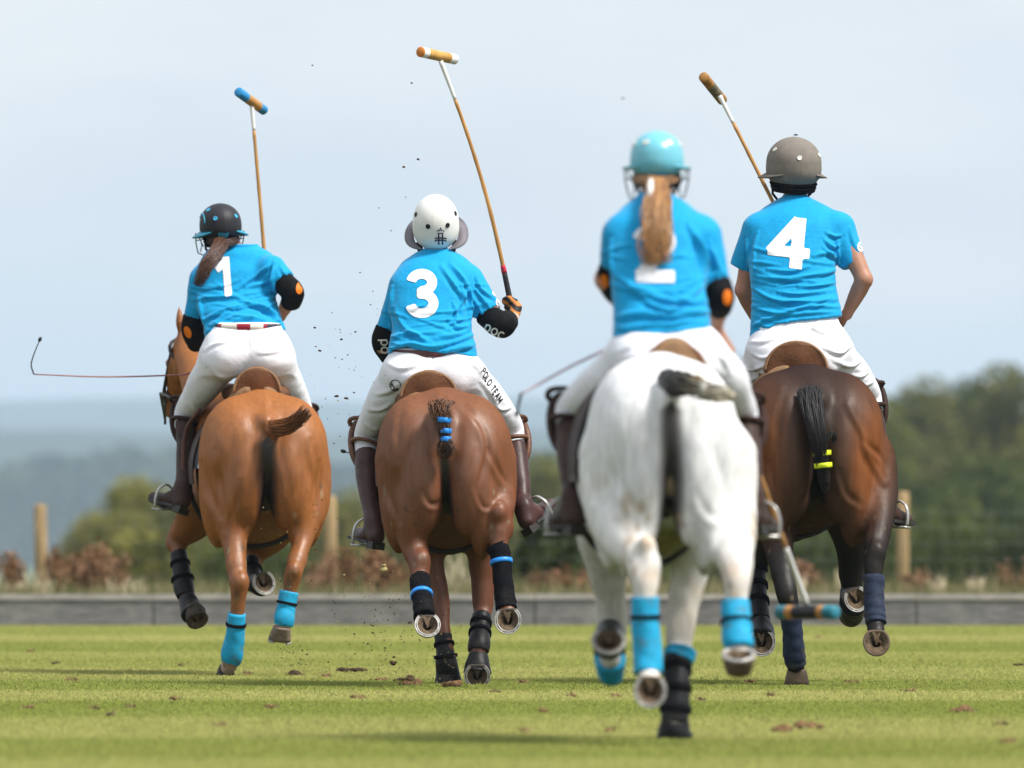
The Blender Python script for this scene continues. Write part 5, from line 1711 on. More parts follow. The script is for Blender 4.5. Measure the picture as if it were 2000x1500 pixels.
        g.make('face_guard', m_wire_blk, hx)
    return hx, (c, R, M, Lp), dome

def saddle(label, D, L, M, su, sz, cx, w_c, top_py, base_py, hw_px, m_c, irons, lap_arc=True, pad_r=1.0, lift=0.0, pad_to=88):
    Yc = D + w_c
    c = P(cx, base_py, Yc)
    t = thing('saddle', label, 'saddle', c, 'polo saddles under the riders')
    hw_ = hw_px * Yc / FP; h = (base_py - top_py) * Yc / FP
    lo = c + np.array([-hw_ - .12, -.2, -.35]); hi = c + np.array([hw_ + .12, .95, h + .2])
    v = Vol(lo, hi, .009)
    # cantle: an arched plate leaning back
    def arch(X, Y, Z):
        x, y, z = (X - c[0]) / hw_, Y - c[1] - .35 * (c[2] + h - Z) * .3, (Z - (c[2] - .05)) / (h + .05)
        e = ((np.abs(x) ** 2.3 + np.abs(np.maximum(z, 0)) ** 2.3) ** (1 / 2.3) - 1) * min(hw_, h)
        return np.maximum(np.maximum(e, np.abs(y) - .022), -(Z - (c[2] - .09)))
    v.op((arch, c + np.array([-hw_, -.08, -.1]), c + np.array([hw_, .1, h])), .01)
    v.op(chain(np.array([np.append(c + np.array([0, .05, h * .45]), .06), np.append(c + np.array([0, .22, h * .05]), .075), np.append(c + np.array([0, .42, h * .1]), .07), np.append(c + np.array([0, .55, h * .5]), .06)])), .05)
    for s in (-1, 1):
        v.op(cone(c + np.array([s * hw_ * .75, .10, -.03]), c + np.array([s * (hw_ + .03), .42, -.02]), .045, .05), .04)
    V, Q = v.mesh(2)
    mk('seat', V, Q, m_c, t)
    roll = [c + np.array([hw_ * math.cos(a) * 1.0, -.012, -.045 + (h + .045) * max(0, math.sin(a)) ** .87]) for a in np.radians(np.linspace(4, 176, 25))]
    Geo().tube(roll, .0085, 7).make('piping', m_saddle_lt if m_c is m_saddle else m_saddle, t)
    # panels that carry the saddle on the back, with the gullet open between them
    g = Geo()
    for s in (-1, 1):
        path = [c + np.array([s * (.035 + (hw_ * 1.0 - .035) * q_ * 1.4), -.01 + .05 * q_, -.012 - (.11) * q_ ** 1.6]) for q_ in np.linspace(0, 1, 8)]
        g.tube(path, [.018, .026, .032, .036, .038, .038, .036, .03], 9)
    g.make('panel', m_saddle_lt, t)
    g = Geo().tube([c + np.array([-hw_ * .9, .06, -.10]), c + np.array([-hw_ * .45, .02, -.01]), c + np.array([0, .012, .012]), c + np.array([hw_ * .45, .02, -.01]), c + np.array([hw_ * .9, .06, -.10])], .02, 8)
    g.make('gullet_lining', m_pad_cloth, t)
    # numnah and flaps follow the barrel
    def shell(name, w0, w1, a0, a1, k, m, th=.012):
        V, F_ = [], []
        ws = np.linspace(w0, w1, 9); an = np.radians(np.linspace(a0, a1, 15))
        for lay in (0, 1):
            for w_ in ws:
                sc_ = math.sqrt(max(.02, 1 - ((w_ - .95) / .86) ** 2))
                for a in an:
                    rr = k + lay * th
                    V.append(L(0, w_, 1.08) + M[0] * math.sin(a) * .35 * su * sc_ * rr + np.array([0, 0, 1]) * math.cos(a) * .375 * sz * (.85 + .15 * sc_) * rr)
        n = len(an); m_ = len(ws); o = n * m_
        for i in range(m_ - 1):
            for j in range(n - 1):
                q_ = (i * n + j, i * n + j + 1, (i + 1) * n + j + 1, (i + 1) * n + j)
                F_.append(q_); F_.append(tuple(o + x for x in q_[::-1]))
        for i in range(m_ - 1):
            for j in (0, n - 1):
                F_.append((i * n + j, (i + 1) * n + j, o + (i + 1) * n + j, o + i * n + j))
        for j in range(n - 1):
            for i in (0, m_ - 1):
                F_.append((i * n + j, i * n + j + 1, o + i * n + j + 1, o + i * n + j))
        return mk(name, V, F_, m, t)
    for s in (-1, 1):
        shell('saddle_pad', .62, 1.22, s * 25, s * pad_to, 1.02 * pad_r, m_pad_cloth, .02)
        shell('pad_binding', .605, .635, s * 25, s * pad_to, 1.02 * pad_r, m_pad_edge, .024)
        shell('flap', .74, 1.14, s * 20, s * 100, 1.055 * pad_r, m_guard_dk, .018)
    g = Geo()
    ring = [L(0, 1.12, 1.07) + M[0] * math.sin(a) * .365 * su * pad_r + np.array([0, 0, 1]) * math.cos(a) * .392 * sz * pad_r for a in np.linspace(math.radians(75), math.radians(285), 24)]
    g.tube(ring, .014, 7)
    g.make('girth', m_leather_blk, t)
    # stirrup leathers and irons
    for (leather, foot, to) in irons:
        pts = [P(px, py, D + w_) for (px, py, w_) in leather]
        Geo().tube(spline(pts, 5), .013, 6, flat=((0, 1, 0), .45)).make('stirrup_leather', m_strap, t)
        he, te = P(*foot[:2], D + foot[2]), P(*to[:2], D + to[2])
        fd = unit(te - he); cb = he + (te - he) * .62
        up = np.array([0, 0, 1.0]); up = unit(up - fd * (up @ fd)); sd = np.cross(fd, up)
        b = cb - up * .042
        ringp = [b - sd * .062, b - sd * .064 + up * .05, b - sd * .05 + up * .10, b - sd * .022 + up * .122, b + up * .13, b + sd * .022 + up * .122, b + sd * .05 + up * .10, b + sd * .064 + up * .05, b + sd * .062]
        gi = Geo().tube(spline(ringp, 4), .0062, 7, flat=(fd, 1.7))
        V = [b + sd * x + fd * y + up * z for x in (-.066, .066) for y in (-.024, .024) for z in (-.012, -.002)]
        gi.add(V, [(0, 1, 3, 2), (4, 6, 7, 5), (0, 4, 5, 1), (2, 3, 7, 6), (0, 2, 6, 4), (1, 5, 7, 3)])
        gi.make('stirrup_iron', m_iron, t)
    return t

def mallet(label, D, hand_p, tip_p, head_a, head_b, head_cols, r_head=.027, tip_white=.2, handle=True, bend=0.0, tape=None):
    A, B = P(hand_p[0], hand_p[1], D + hand_p[2]), P(tip_p[0], tip_p[1], D + tip_p[2])
    d = unit(B - A)
    t = thing('polo_mallet', label, 'mallet', A, 'polo mallets')
    side = unit(np.cross(d, [0, 1, 0]))
    path = lambda f: A + (B - A) * f + side * bend * math.sin(f * math.pi)
    def seg(name, f0, f1, r0, r1, m, n=10, joints=False):
        fs = np.linspace(f0, f1, n)
        rr = np.linspace(r0, r1, n)
        if joints:
            rr = rr * (1 + .10 * (np.arange(n) % 4 == 0))
        return Geo().tube([path(f) for f in fs], rr, 9).make(name, m, t)
    seg('shaft', .14, 1 - tip_white, .0112, .0092, m_cane, 26, True)
    seg('white_binding', 1 - tip_white - .002, .985, .0098, .0125, m_white_pt)
    if handle:
        seg('grip', -.07, .14, .0165, .014, m_grip)
        seg('tape_band', .135, .165, .0150, .0135, m_red, 4)
    Ha, Hb = P(head_a[0], head_a[1], D + head_a[2]), P(head_b[0], head_b[1], D + head_b[2])
    ax = unit(Hb - Ha); n = len(head_cols)
    g = Geo(); mats_ = []
    fs = [0]
    for (f, m) in head_cols: fs.append(f)
    V = []
    seg_n = 20
    up = unit(np.cross(ax, [0.3, 1, .2])); b2 = np.cross(ax, up)
    ringf = [(-.004, .80), (0, .93), (.02, 1.0)]
    rings = [(0.0, .0), (0.0, .86), (.015, 1.0)]
    for i in range(1, n): rings += [(fs[i] - .004, 1.0), (fs[i] + .004, 1.0)]
    rings += [(.985, 1.0), (1.0, .86), (1.0, .0)]
    th = np.arange(seg_n) * 2 * math.pi / seg_n
    V = np.vstack([Ha + (Hb - Ha) * f + (np.cos(th) * r_head * max(k, 1e-4))[:, None] * up + (np.sin(th) * r_head * max(k, 1e-4))[:, None] * b2 for f, k in rings])
    F_, Mi = [], []
    ml = []
    for (f, m) in head_cols:
        if m not in ml: ml.append(m)
    for i in range(len(rings) - 1):
        fm = (rings[i][0] + rings[i + 1][0]) / 2
        m = [mm for (f, mm) in head_cols if fm <= f + 1e-6][0]
        for j in range(seg_n):
            F_.append((i * seg_n + j, i * seg_n + (j + 1) % seg_n, (i + 1) * seg_n + (j + 1) % seg_n, (i + 1) * seg_n + j)); Mi.append(ml.index(m))
    mk('head', V, F_, ml, t, fmat=Mi)
    return t

def whip(label, D, pts, r0, r1, col, tip=True, lash=None):
    p = [P(px, py, D + w_) for (px, py, w_) in pts]
    t = thing('whip', label, 'whip', p[0], 'riding whips')
    s = spline(p, 8)
    Geo().tube(s, np.linspace(r0, r1, len(s)), 7).make('shaft', col, t)
    if lash is not None:
        l = [P(px, py, D + w_) for (px, py, w_) in lash]
        s = spline(l, 6)
        Geo().tube(s, np.linspace(r1 * 1.2, r1 * .8, len(s)), 6).make('lash', m_wire_blk, t)
        e = l[-1]; d = unit(l[-1] - l[-2])
        Geo().tube([e, e + d * .010, e + d * .022, e + d * .03], [.004, .0095, .0095, .004], 8).make('tip', m_leather_blk, t)
    return t
SK1, SK2 = (.46, .235, .155), (.40, .195, .125)
m_h_dark = mat('helmet_charcoal', (.019, .018, .023), rough=.55, var=.1, bump=.1, bscale=200, spec=.35)
m_h_turq = mat('helmet_turquoise', (.03, .30, .46), rough=.4, spec=.45, var=.05)
m_h_white = mat('helmet_white', (.80, .795, .75), rough=.33, spec=.5, var=.03)
m_h_grey = mat('brim_grey', (.17, .155, .175), rough=.6, var=.1)
m_h_blue = mat('helmet_paleblue', (.16, .50, .61), rough=.28, spec=.55, var=.03)
m_h_taupe = mat('helmet_taupe', (.205, .180, .155), rough=.8, var=.1, bump=.2, bscale=260, spec=.2)
m_hole_b = mat('vent_black', (.012, .012, .012), rough=.6)
m_hole_w = mat('vent_metal', (.78, .76, .70), rough=.35, metal=.3, spec=.6)
m_hole_t = mat('vent_turquoise', (.05, .38, .62), rough=.4)
m_belt_br = mat('belt_leather', (.10, .035, .035), rough=.5, spec=.4, var=.2)
m_belt_w = mat('belt_white', (.72, .66, .58), rough=.7)
m_belt_r = mat('belt_red', (.30, .012, .03), rough=.6)
m_belt_n = mat('belt_navy', (.03, .025, .05), rough=.6)
m_hair = mat('hair', (0, 0, 0), rough=.38, var=.2, scale=40, spec=.5, attr=True)

# ------------------------------------------------------------------ rider number 1 (left)
R1 = dict(seat=(482, 735, .8), head=(432, 447, 1.09), skin=SK1, turn=8, nod=5, seed=11,
    arm_l=[(397, 545, 1.0), (378, 648, 1.05), (402, 690, 1.38)], arm_r=[(533, 527, .95), (573, 572, .86), (548, 618, 1.15)],
    arm_r0=.045, grip_l=((412, 700, 1.45), (.3, .2, 1)), grip_r=((530, 634, 1.28), (.12, .05, -1)),
    leg_l=[(440, 705, .8), (362, 803, 1.2), (358, 948, .95), (356, 985, .90), (300, 972, 1.10), (364, 880, 1.1)],
    leg_r=[(525, 705, .8), (592, 815, 1.2), (598, 945, .95), (594, 980, .90), (604, 976, 1.15)],
    torso=[(477, 420, 502, 1.08, .062), (484, 410, 512, 1.08, .072), (494, 399, 530, 1.06, .09), (510, 390, 542, 1.05, .105), (530, 385, 544, 1.02, .118), (555, 381, 539, 1.0, .125),
           (580, 381, 539, .96, .125), (605, 386, 545, .92, .125), (630, 394, 553, .88, .13), (650, 399, 560, .84, .132), (675, 402, 566, .82, .135)],
    hem=[(396, 668), (403, 663), (418, 650), (438, 640), (462, 634), (485, 632), (510, 634), (538, 640), (556, 645), (572, 650)],
    sleeves=[((397, 548, 1.0), (379, 620, 1.03), .078, .054), ((530, 528, .96), (556, 552, .90), .085, .064)],
    blades=[((430, 545, .92), (.08, .05, .12)), ((500, 530, .90), (.08, .05, .12))],
    folds=[([(377, 586), (420, 580), (475, 583)], .006, 5), ([(395, 629), (430, 610), (497, 589)], .007, 5), ([(403, 650), (432, 620), (455, 606)], .006, 5),
           ([(462, 565), (498, 540), (536, 512)], .007, 5), ([(470, 587), (510, 600), (549, 618)], .007, 5), ([(500, 592), (530, 612), (556, 638)], .006, 5),
           ([(420, 636), (462, 618), (540, 628)], .006, 5), ([(400, 560), (430, 560), (470, 545)], .004, 5), ([(535, 512), (531, 545), (540, 575)], .008, 4),
           ([(548, 520), (556, 535), (570, 545)], .004, 4), ([(388, 575), (393, 605), (402, 640)], .007, 4), ([(480, 560), (510, 555), (535, 545)], .005, 5), ([(405, 648), (480, 622), (556, 640)], .004, 4)],
    number=('1', (421, 501), (468, 579), 5, 0),
    hips=[(630, 412, 552, .82, .115), (645, 406, 558, .80, .125), (662, 400, 565, .79, .13), (685, 394, 572, .78, .135), (710, 394, 574, .78, .13), (730, 402, 566, .80, .12)],
    seat_cheeks=[((447, 702, .72), .105), ((523, 702, .72), .105)],
    thighs=[[(432, 702, .80, .112), (405, 742, .92, .100), (380, 780, 1.1, .078), (364, 805, 1.2, .066), (360, 830, 1.18, .056)], [(530, 702, .80, .112), (556, 742, .92, .096), (580, 785, 1.1, .074), (592, 815, 1.2, .062), (600, 840, 1.18, .054)]],
    crease=[(484, 665, .64, .004), (484, 700, .60, .016), (484, 740, .62, .02)],
    bfolds=[([(400, 684), (420, 672), (445, 668)], .004, 4), ([(412, 722), (440, 740), (470, 742)], .005, 5), ([(505, 690), (535, 688), (560, 680)], .004, 4), ([(372, 785), (385, 800), (405, 800)], .004, 5), ([(484, 645), (484, 690)], -.004, 3)],
    belt=((639, 415, 547, .81, .116), ([m_belt_n, m_belt_w, m_belt_r], [(0, 360, 0), (225, 253, 1), (253, 259, 2), (259, 262, 1), (262, 268, 2), (268, 271, 1), (271, 278, 2), (278, 300, 1), (300, 310, 2), (215, 225, 2)])),
    guard_l=(-.6, m_guard_dk), guard_r=(.6, m_guard_dk), boot_mat=m_boot_dk,
    pads=[([(378, 616, 1.03, .058), (377, 645, 1.05, .066), (384, 668, 1.15, .058)], None, ('patch', 366, 648, 12, 20, m_orange)),
          ([(551, 550, .91, .064), (570, 570, .87, .066), (569, 588, .95, .058)], None, ('patch', 585, 563, 12, -6, m_orange))])
r1, j1, b1, hd1, q1 = person('one', 'rider in blue shirt number 1 with long brown ponytail and charcoal helmet', D1, R1)
hx, (c, R, M, Lp), dome = helmet(r1, q1, D1, (390, 471, 399, 471), 1.08, 12, 4, -3, m_h_dark, m_h_turq, m_hole_t, brim_w=.040, brim_f=.06, brim_drop=.75, vents=((-23, 14), (38, 18), (-60, 42), (-100, 20)), guard=True)
st, wd = text_strokes('ZAW', .16, .8, .22)
sc = 9 * (D1 + 1) / FP
decal('lettering', strokes_fn([([(x + y * .25, y) for x, y in pl], hw) for pl, hw in st]), (-.2, wd + .5, -.2, 1.2), .07, P(424, 464, D1 + .95), np.array([sc * 1.1, 0, .08 * sc]), np.array([-.05 * sc, 0, sc * .9]), (0, 1, 0), dome, m_h_turq, hx)
# turquoise trim running over the crown
pts = [Lp(-R[0] * .55, -R[1] * .80 * math.cos(a) , R[2] * math.sin(a) * .84) for a in np.radians(np.linspace(-5, 100, 14))]
g = Geo()
pp = []
for a in np.radians(np.linspace(0, 125, 18)):
    x_ = -.86
    k = math.sqrt(1 - x_ * x_)
    pp.append(Lp(R[0] * x_ * 1.01, -R[1] * k * math.cos(a) * 1.012, R[2] * k * math.sin(a) * 1.012))
g.tube(pp, .004, 6)
g.make('trim', m_h_turq, hx)
strands('hair', [P(433, 470, D1 + .98), P(428, 484, D1 + .90), P(414, 505, D1 + .83), P(400, 525, D1 + .80), P(390, 546, D1 + .79), P(383, 561, D1 + .80)], 260, .036, .034, .0030, m_hair, r1, cols=((.115, .050, .028), (.045, .022, .015)), wav=.009, tipcut=.55, taper=.5)
strands('hair', [P(408, 468, D1 + 1.02), P(425, 474, D1 + .97), P(436, 476, D1 + .95), P(455, 472, D1 + .98), P(468, 466, D1 + 1.04)], 60, .020, .016, .004, m_hair, r1, cols=((.085, .04, .024), (.04, .02, .014)), wav=.004, tipcut=.1)
saddle('brown saddle with open gullet under the rider in number 1', D1, L1, MM1, 1.0, 1.035, 502, .60, 719, 757, 46, m_saddle,
       [([(390, 800, .9), (364, 840, 1.0), (358, 900, .98), (360, 950, .95), (345, 975, 1.02)], (356, 985, .90), (300, 972, 1.10)), ([(585, 800, .9), (600, 880, 1.0), (596, 955, 1.0)], (594, 980, .90), (604, 976, 1.15))])
mallet('cane mallet with blue-ended head held up by the rider in number 1', D1, (529, 640, 1.28), (491, 196, 1.35), (465, 179, 1.22), (516, 216, 1.46),
       [(.30, mat('head_blue', (.03, .26, .56), rough=.5, var=.2, scale=20)), (.78, m_cane), (1.0, MATS['head_blue'])], tip_white=.13)
whip('thin red-brown whip held out to the left by the rider in number 1', D1, [(412, 700, 1.45), (372, 728, 1.4), (330, 733, 1.3), (200, 736, 1.1), (66, 731, .9)], .0058, .0035, mat('whip_red', (.30, .12, .11), rough=.5), lash=[(66, 731, .9), (61, 712, .9), (67, 690, .9), (76, 668, .9)])

# ------------------------------------------------------------------ rider number 3 (middle)
R3 = dict(seat=(845, 740, .8), head=(852, 442, 1.08), skin=SK2, turn=0, nod=18, seed=31,
    arm_l=[(792, 562, .98), (748, 675, 1.0), (792, 705, 1.32)], arm_r=[(915, 552, .98), (980, 640, .88), (1001, 622, 1.10)],
    arm_r0=.052, grip_l=((805, 715, 1.4), (.2, .3, 1)), grip_r=((999, 602, 1.19), (-.22, -.05, 1)),
    leg_l=[(795, 730, .8), (714, 848, 1.18), (728, 1010, .92), (735, 1052, .86), (697, 1042, 1.06), (716, 930, 1.05)],
    leg_r=[(895, 730, .8), (1000, 842, 1.18), (1022, 985, .90), (1029, 1022, .87), (1074, 986, 1.02), (1012, 910, 1.05)],
    torso=[(486, 826, 877, 1.06, .062), (492, 814, 888, 1.06, .075), (500, 802, 904, 1.05, .09), (511, 787, 918, 1.03, .105), (526, 775, 930, 1.0, .118), (548, 766, 932, .97, .128),
           (575, 763, 927, .94, .13), (605, 764, 922, .90, .13), (640, 765, 921, .86, .13), (668, 760, 927, .82, .132), (690, 757, 933, .80, .135), (712, 757, 933, .80, .135)],
    hem=[(748, 698), (760, 692), (772, 683), (790, 678), (812, 684), (845, 689), (880, 690), (905, 693), (920, 700), (945, 702)],
    sleeves=[((790, 560, .98), (756, 645, .99), .076, .057), ((913, 553, .98), (957, 612, .92), .088, .066)],
    blades=[((812, 565, .88), (.085, .05, .13)), ((888, 562, .88), (.085, .05, .13))],
    folds=[([(880, 515), (905, 545), (918, 572)], .007, 5), ([(862, 520), (890, 560), (917, 600)], .006, 5), ([(875, 620), (895, 600), (920, 560)], .006, 5), ([(878, 628), (895, 640), (918, 636)], .006, 5),
           ([(762, 660), (800, 650), (835, 668)], .006, 5), ([(764, 680), (800, 672), (850, 678), (915, 660)], .007, 5), ([(770, 600), (790, 640), (830, 662)], .005, 6), ([(850, 660), (890, 655), (921, 640)], .006, 5),
           ([(921, 560), (919, 600), (917, 630)], .009, 4), ([(766, 560), (764, 600), (762, 640)], .009, 4), ([(930, 540), (940, 565), (975, 590)], .006, 4), ([(925, 560), (940, 580), (960, 605)], .005, 4), ([(918, 575), (935, 600), (945, 618)], .005, 4),
           ([(900, 545), (905, 580), (900, 625)], .005, 5), ([(885, 590), (893, 620), (880, 640)], .005, 4), ([(860, 690), (900, 678), (928, 680)], .006, 5)],
    number=('3', (795, 527), (859, 622), 1, 0), badges=[(966, 570, 6), (973, 590, 6)],
    hips=[(680, 766, 922, .80, .115), (698, 760, 932, .79, .125), (715, 756, 940, .78, .13), (735, 756, 940, .78, .13), (755, 768, 930, .8, .12)],
    seat_cheeks=[((806, 735, .72), .105), ((884, 735, .72), .105)],
    thighs=[[(790, 730, .80, .112), (755, 778, .95, .098), (728, 820, 1.1, .074), (716, 846, 1.18, .064), (714, 880, 1.15, .056)], [(898, 730, .80, .112), (944, 772, .92, .100), (980, 812, 1.08, .080), (998, 838, 1.18, .068), (1005, 870, 1.15, .056)]],
    crease=[(845, 710, .63, .004), (845, 735, .60, .014), (845, 765, .62, .02)],
    bfolds=[([(760, 712), (785, 720), (830, 708)], .004, 5), ([(735, 770), (760, 765), (785, 745)], .004, 5), ([(722, 800), (745, 800), (770, 785)], .005, 5), ([(715, 828), (730, 838), (745, 836)], .005, 4), ([(905, 705), (930, 715), (945, 735)], .004, 5), ([(940, 745), (960, 770), (975, 800)], .004, 5), ([(960, 790), (980, 800), (1000, 795)], .004, 4), ([(845, 692), (845, 722)], -.003, 3)],
    belt=((692, 765, 926, .80, .120), ([m_belt_br], [])), belt_tilt=-.006,
    guard_l=(-.7, m_guard), guard_r=(.8, m_guard), boot_top=.42,
    pads=[([(755, 640, .99, .058), (748, 668, 1.0, .060), (760, 692, 1.1, .054)], None, ('po', 744, 664, 12, -88, mat('pad_letter', (.62, .60, .50), rough=.6))),
          ([(947, 612, .93, .062), (978, 634, .88, .068), (990, 628, .98, .058)], None, ('poc', 946, 644, 12, -28, MATS['pad_letter']))])
r3, j3, b3, hd3, q3 = person('three', 'rider in blue shirt number 3 with white helmet and raised right hand', D3, R3)
hx, (c, R, M, Lp), dome = helmet(r3, q3, D3, (806, 896, 382, 483), 1.05, -4, 26, 0, m_h_white, m_h_grey, m_hole_b, brim_w=.045, brim_f=.065, brim_pitch=18, vents=((-13, 13), (33, 12), (-62, 30), (75, 28)), rim_drop=-.018)
sc = 5.2 * (D3 + 1) / FP
emb = []
for pl in LET['I']:
    emb += [([(x * 2.2 - .85, y * 5.2) for x, y in pl], .42), ([(x * 2.2 + 1.35, y * 5.2) for x, y in pl], .42)]
emb += [([(-3.2, 1.5), (-2.2, 2.1), (2.8, 2.1), (3.8, 1.5)], .34), ([(-3.2, 2.9), (-2.2, 3.3), (2.8, 3.3), (3.8, 2.9)], .34)]
emb += [([(-1.6, 5.9), (2.1, 5.9)], .25), (arc(-.9, 6.9, .9, .8, 200, 20, 8), .22), (arc(1.4, 6.9, .9, .8, 160, -20, 8), .22), (arc(.25, 7.1, .6, 1.0, 0, 180, 8), .22), ([(.25, 8.1), (.25, 9.2)], .22), ([(-.2, 8.7), (.7, 8.7)], .2)]
decal('emblem', strokes_fn(emb), (-4, 4.6, -.6, 9.6), .16, P(859.5, 476, D3 + .95), np.array([sc * .62, 0, 0]), np.array([0, 0, sc * .66]), (0, 1, 0), dome, mat('emblem_navy', (.03, .035, .07), rough=.6), hx)
saddle('brown suede saddle with high cantle under the rider in number 3', D3, L3, MM3, .98, 1.01, 838, .60, 726, 768, 56, m_saddle,
       [([(770, 810, .85), (740, 880, .98), (745, 960, .95), (735, 1030, .95)], (735, 1052, .86), (697, 1042, 1.06)), ([(960, 810, .85), (1000, 880, 1.0), (1020, 940, .98), (1036, 975, .96)], (1029, 1022, .87), (1074, 986, 1.02))])
mallet('long cane mallet with white-ended head raised by the rider in number 3', D3, (999, 600, 1.19), (858, 112, 1.05), (820, 101, .92), (889, 116, 1.17),
       [(.03, mat('head_orange', (.60, .20, .03), rough=.5)), (.18, m_white_pt), (.80, mat('head_cane', (.60, .33, .09), rough=.5, var=.3, scale=14)), (1.0, m_white_pt)], tip_white=.17, bend=-.035)
whip('thin dark blue whip hanging by the left knee of the rider in number 3', D3, [(805, 715, 1.4), (760, 745, 1.42), (716, 794, 1.3), (694, 830, 1.25), (697, 862, 1.22), (704, 900, 1.2)], .005, .0035, mat('whip_blue', (.05, .08, .16), rough=.5), lash=[(704, 900, 1.2), (694, 888, 1.2), (686, 886, 1.2), (676, 883, 1.2)])
# glove on the raised right hand
c_, g_ = R3['grip_r']
A2, Cg = q3(*R3['arm_r'][2]), q3(*c_)
v = Vol(Cg - .17, Cg + .15, .004)
hand(v, A2, Cg, g_, (1, 1, 1), .008)
v.d -= .0035
V, Q = v.mesh(1)
nn_ = normals(V, Q)
stripe = np.sin((V - Cg) @ unit(np.array([.5, -.2, 1])) * 150 + np.sin((V - Cg)[:, 0] * 60)) > .25
colg = np.where(stripe[:, None], np.array([.62, .22, .05]), np.array([.02, .018, .02]))
wr = np.linalg.norm(V - A2, axis=1) < .035
colg = np.where(wr[:, None], np.array([.7, .68, .66]), colg)
mk('glove', V, Q, mat('glove_cloth', (0, 0, 0), rough=.6, var=.1, attr=True, bump=.2, bscale=120), r3, col=colg)
# print down the right thigh and the round mark on the left
st, wd = text_strokes('POLO TEAM', .085, .95, .26)
a0, a1 = P(931, 727, D3 + .8), P(978, 788, D3 + .8)
U = (a1 - a0) / wd; Wv = np.array([U[2], 0, -U[0]]); Wv = Wv / np.linalg.norm(Wv) * (15 * D3 / FP) * -1
if Wv[2] < 0: Wv = -Wv
decal('lettering', strokes_fn(st), (-.3, wd + .3, -.2, 1.2), .07, a0, U, Wv, (-.25, 1, 0), b3, m_black_print, bpy.data.objects['breeches.001'], off=.003)
rr = 11.5 * D3 / FP
mk_ = [(arc(0, 0, .92, .92, -20, 320, 26), .07), ([(-.9, .1), (-.5, .25), (-.45, -.1), (-.15, -.15), (-.3, -.75), (.0, -.75)], .07), ([(.0, -.75), (.15, -.45), (.3, -.8), (.4, -.5), (.55, -.75), (.8, -.5)], .07), ([(-.85, -.25), (-.5, -.15), (-.6, .45)], .06)]
decal('round_mark', strokes_fn(mk_), (-1.1, 1.1, -1.1, 1.1), .05, P(772, 752, D3 + .6), np.array([rr, 0, 0]), np.array([0, 0, rr]), (0, 1, 0), b3, m_black_print, bpy.data.objects['breeches.001'], off=.003)

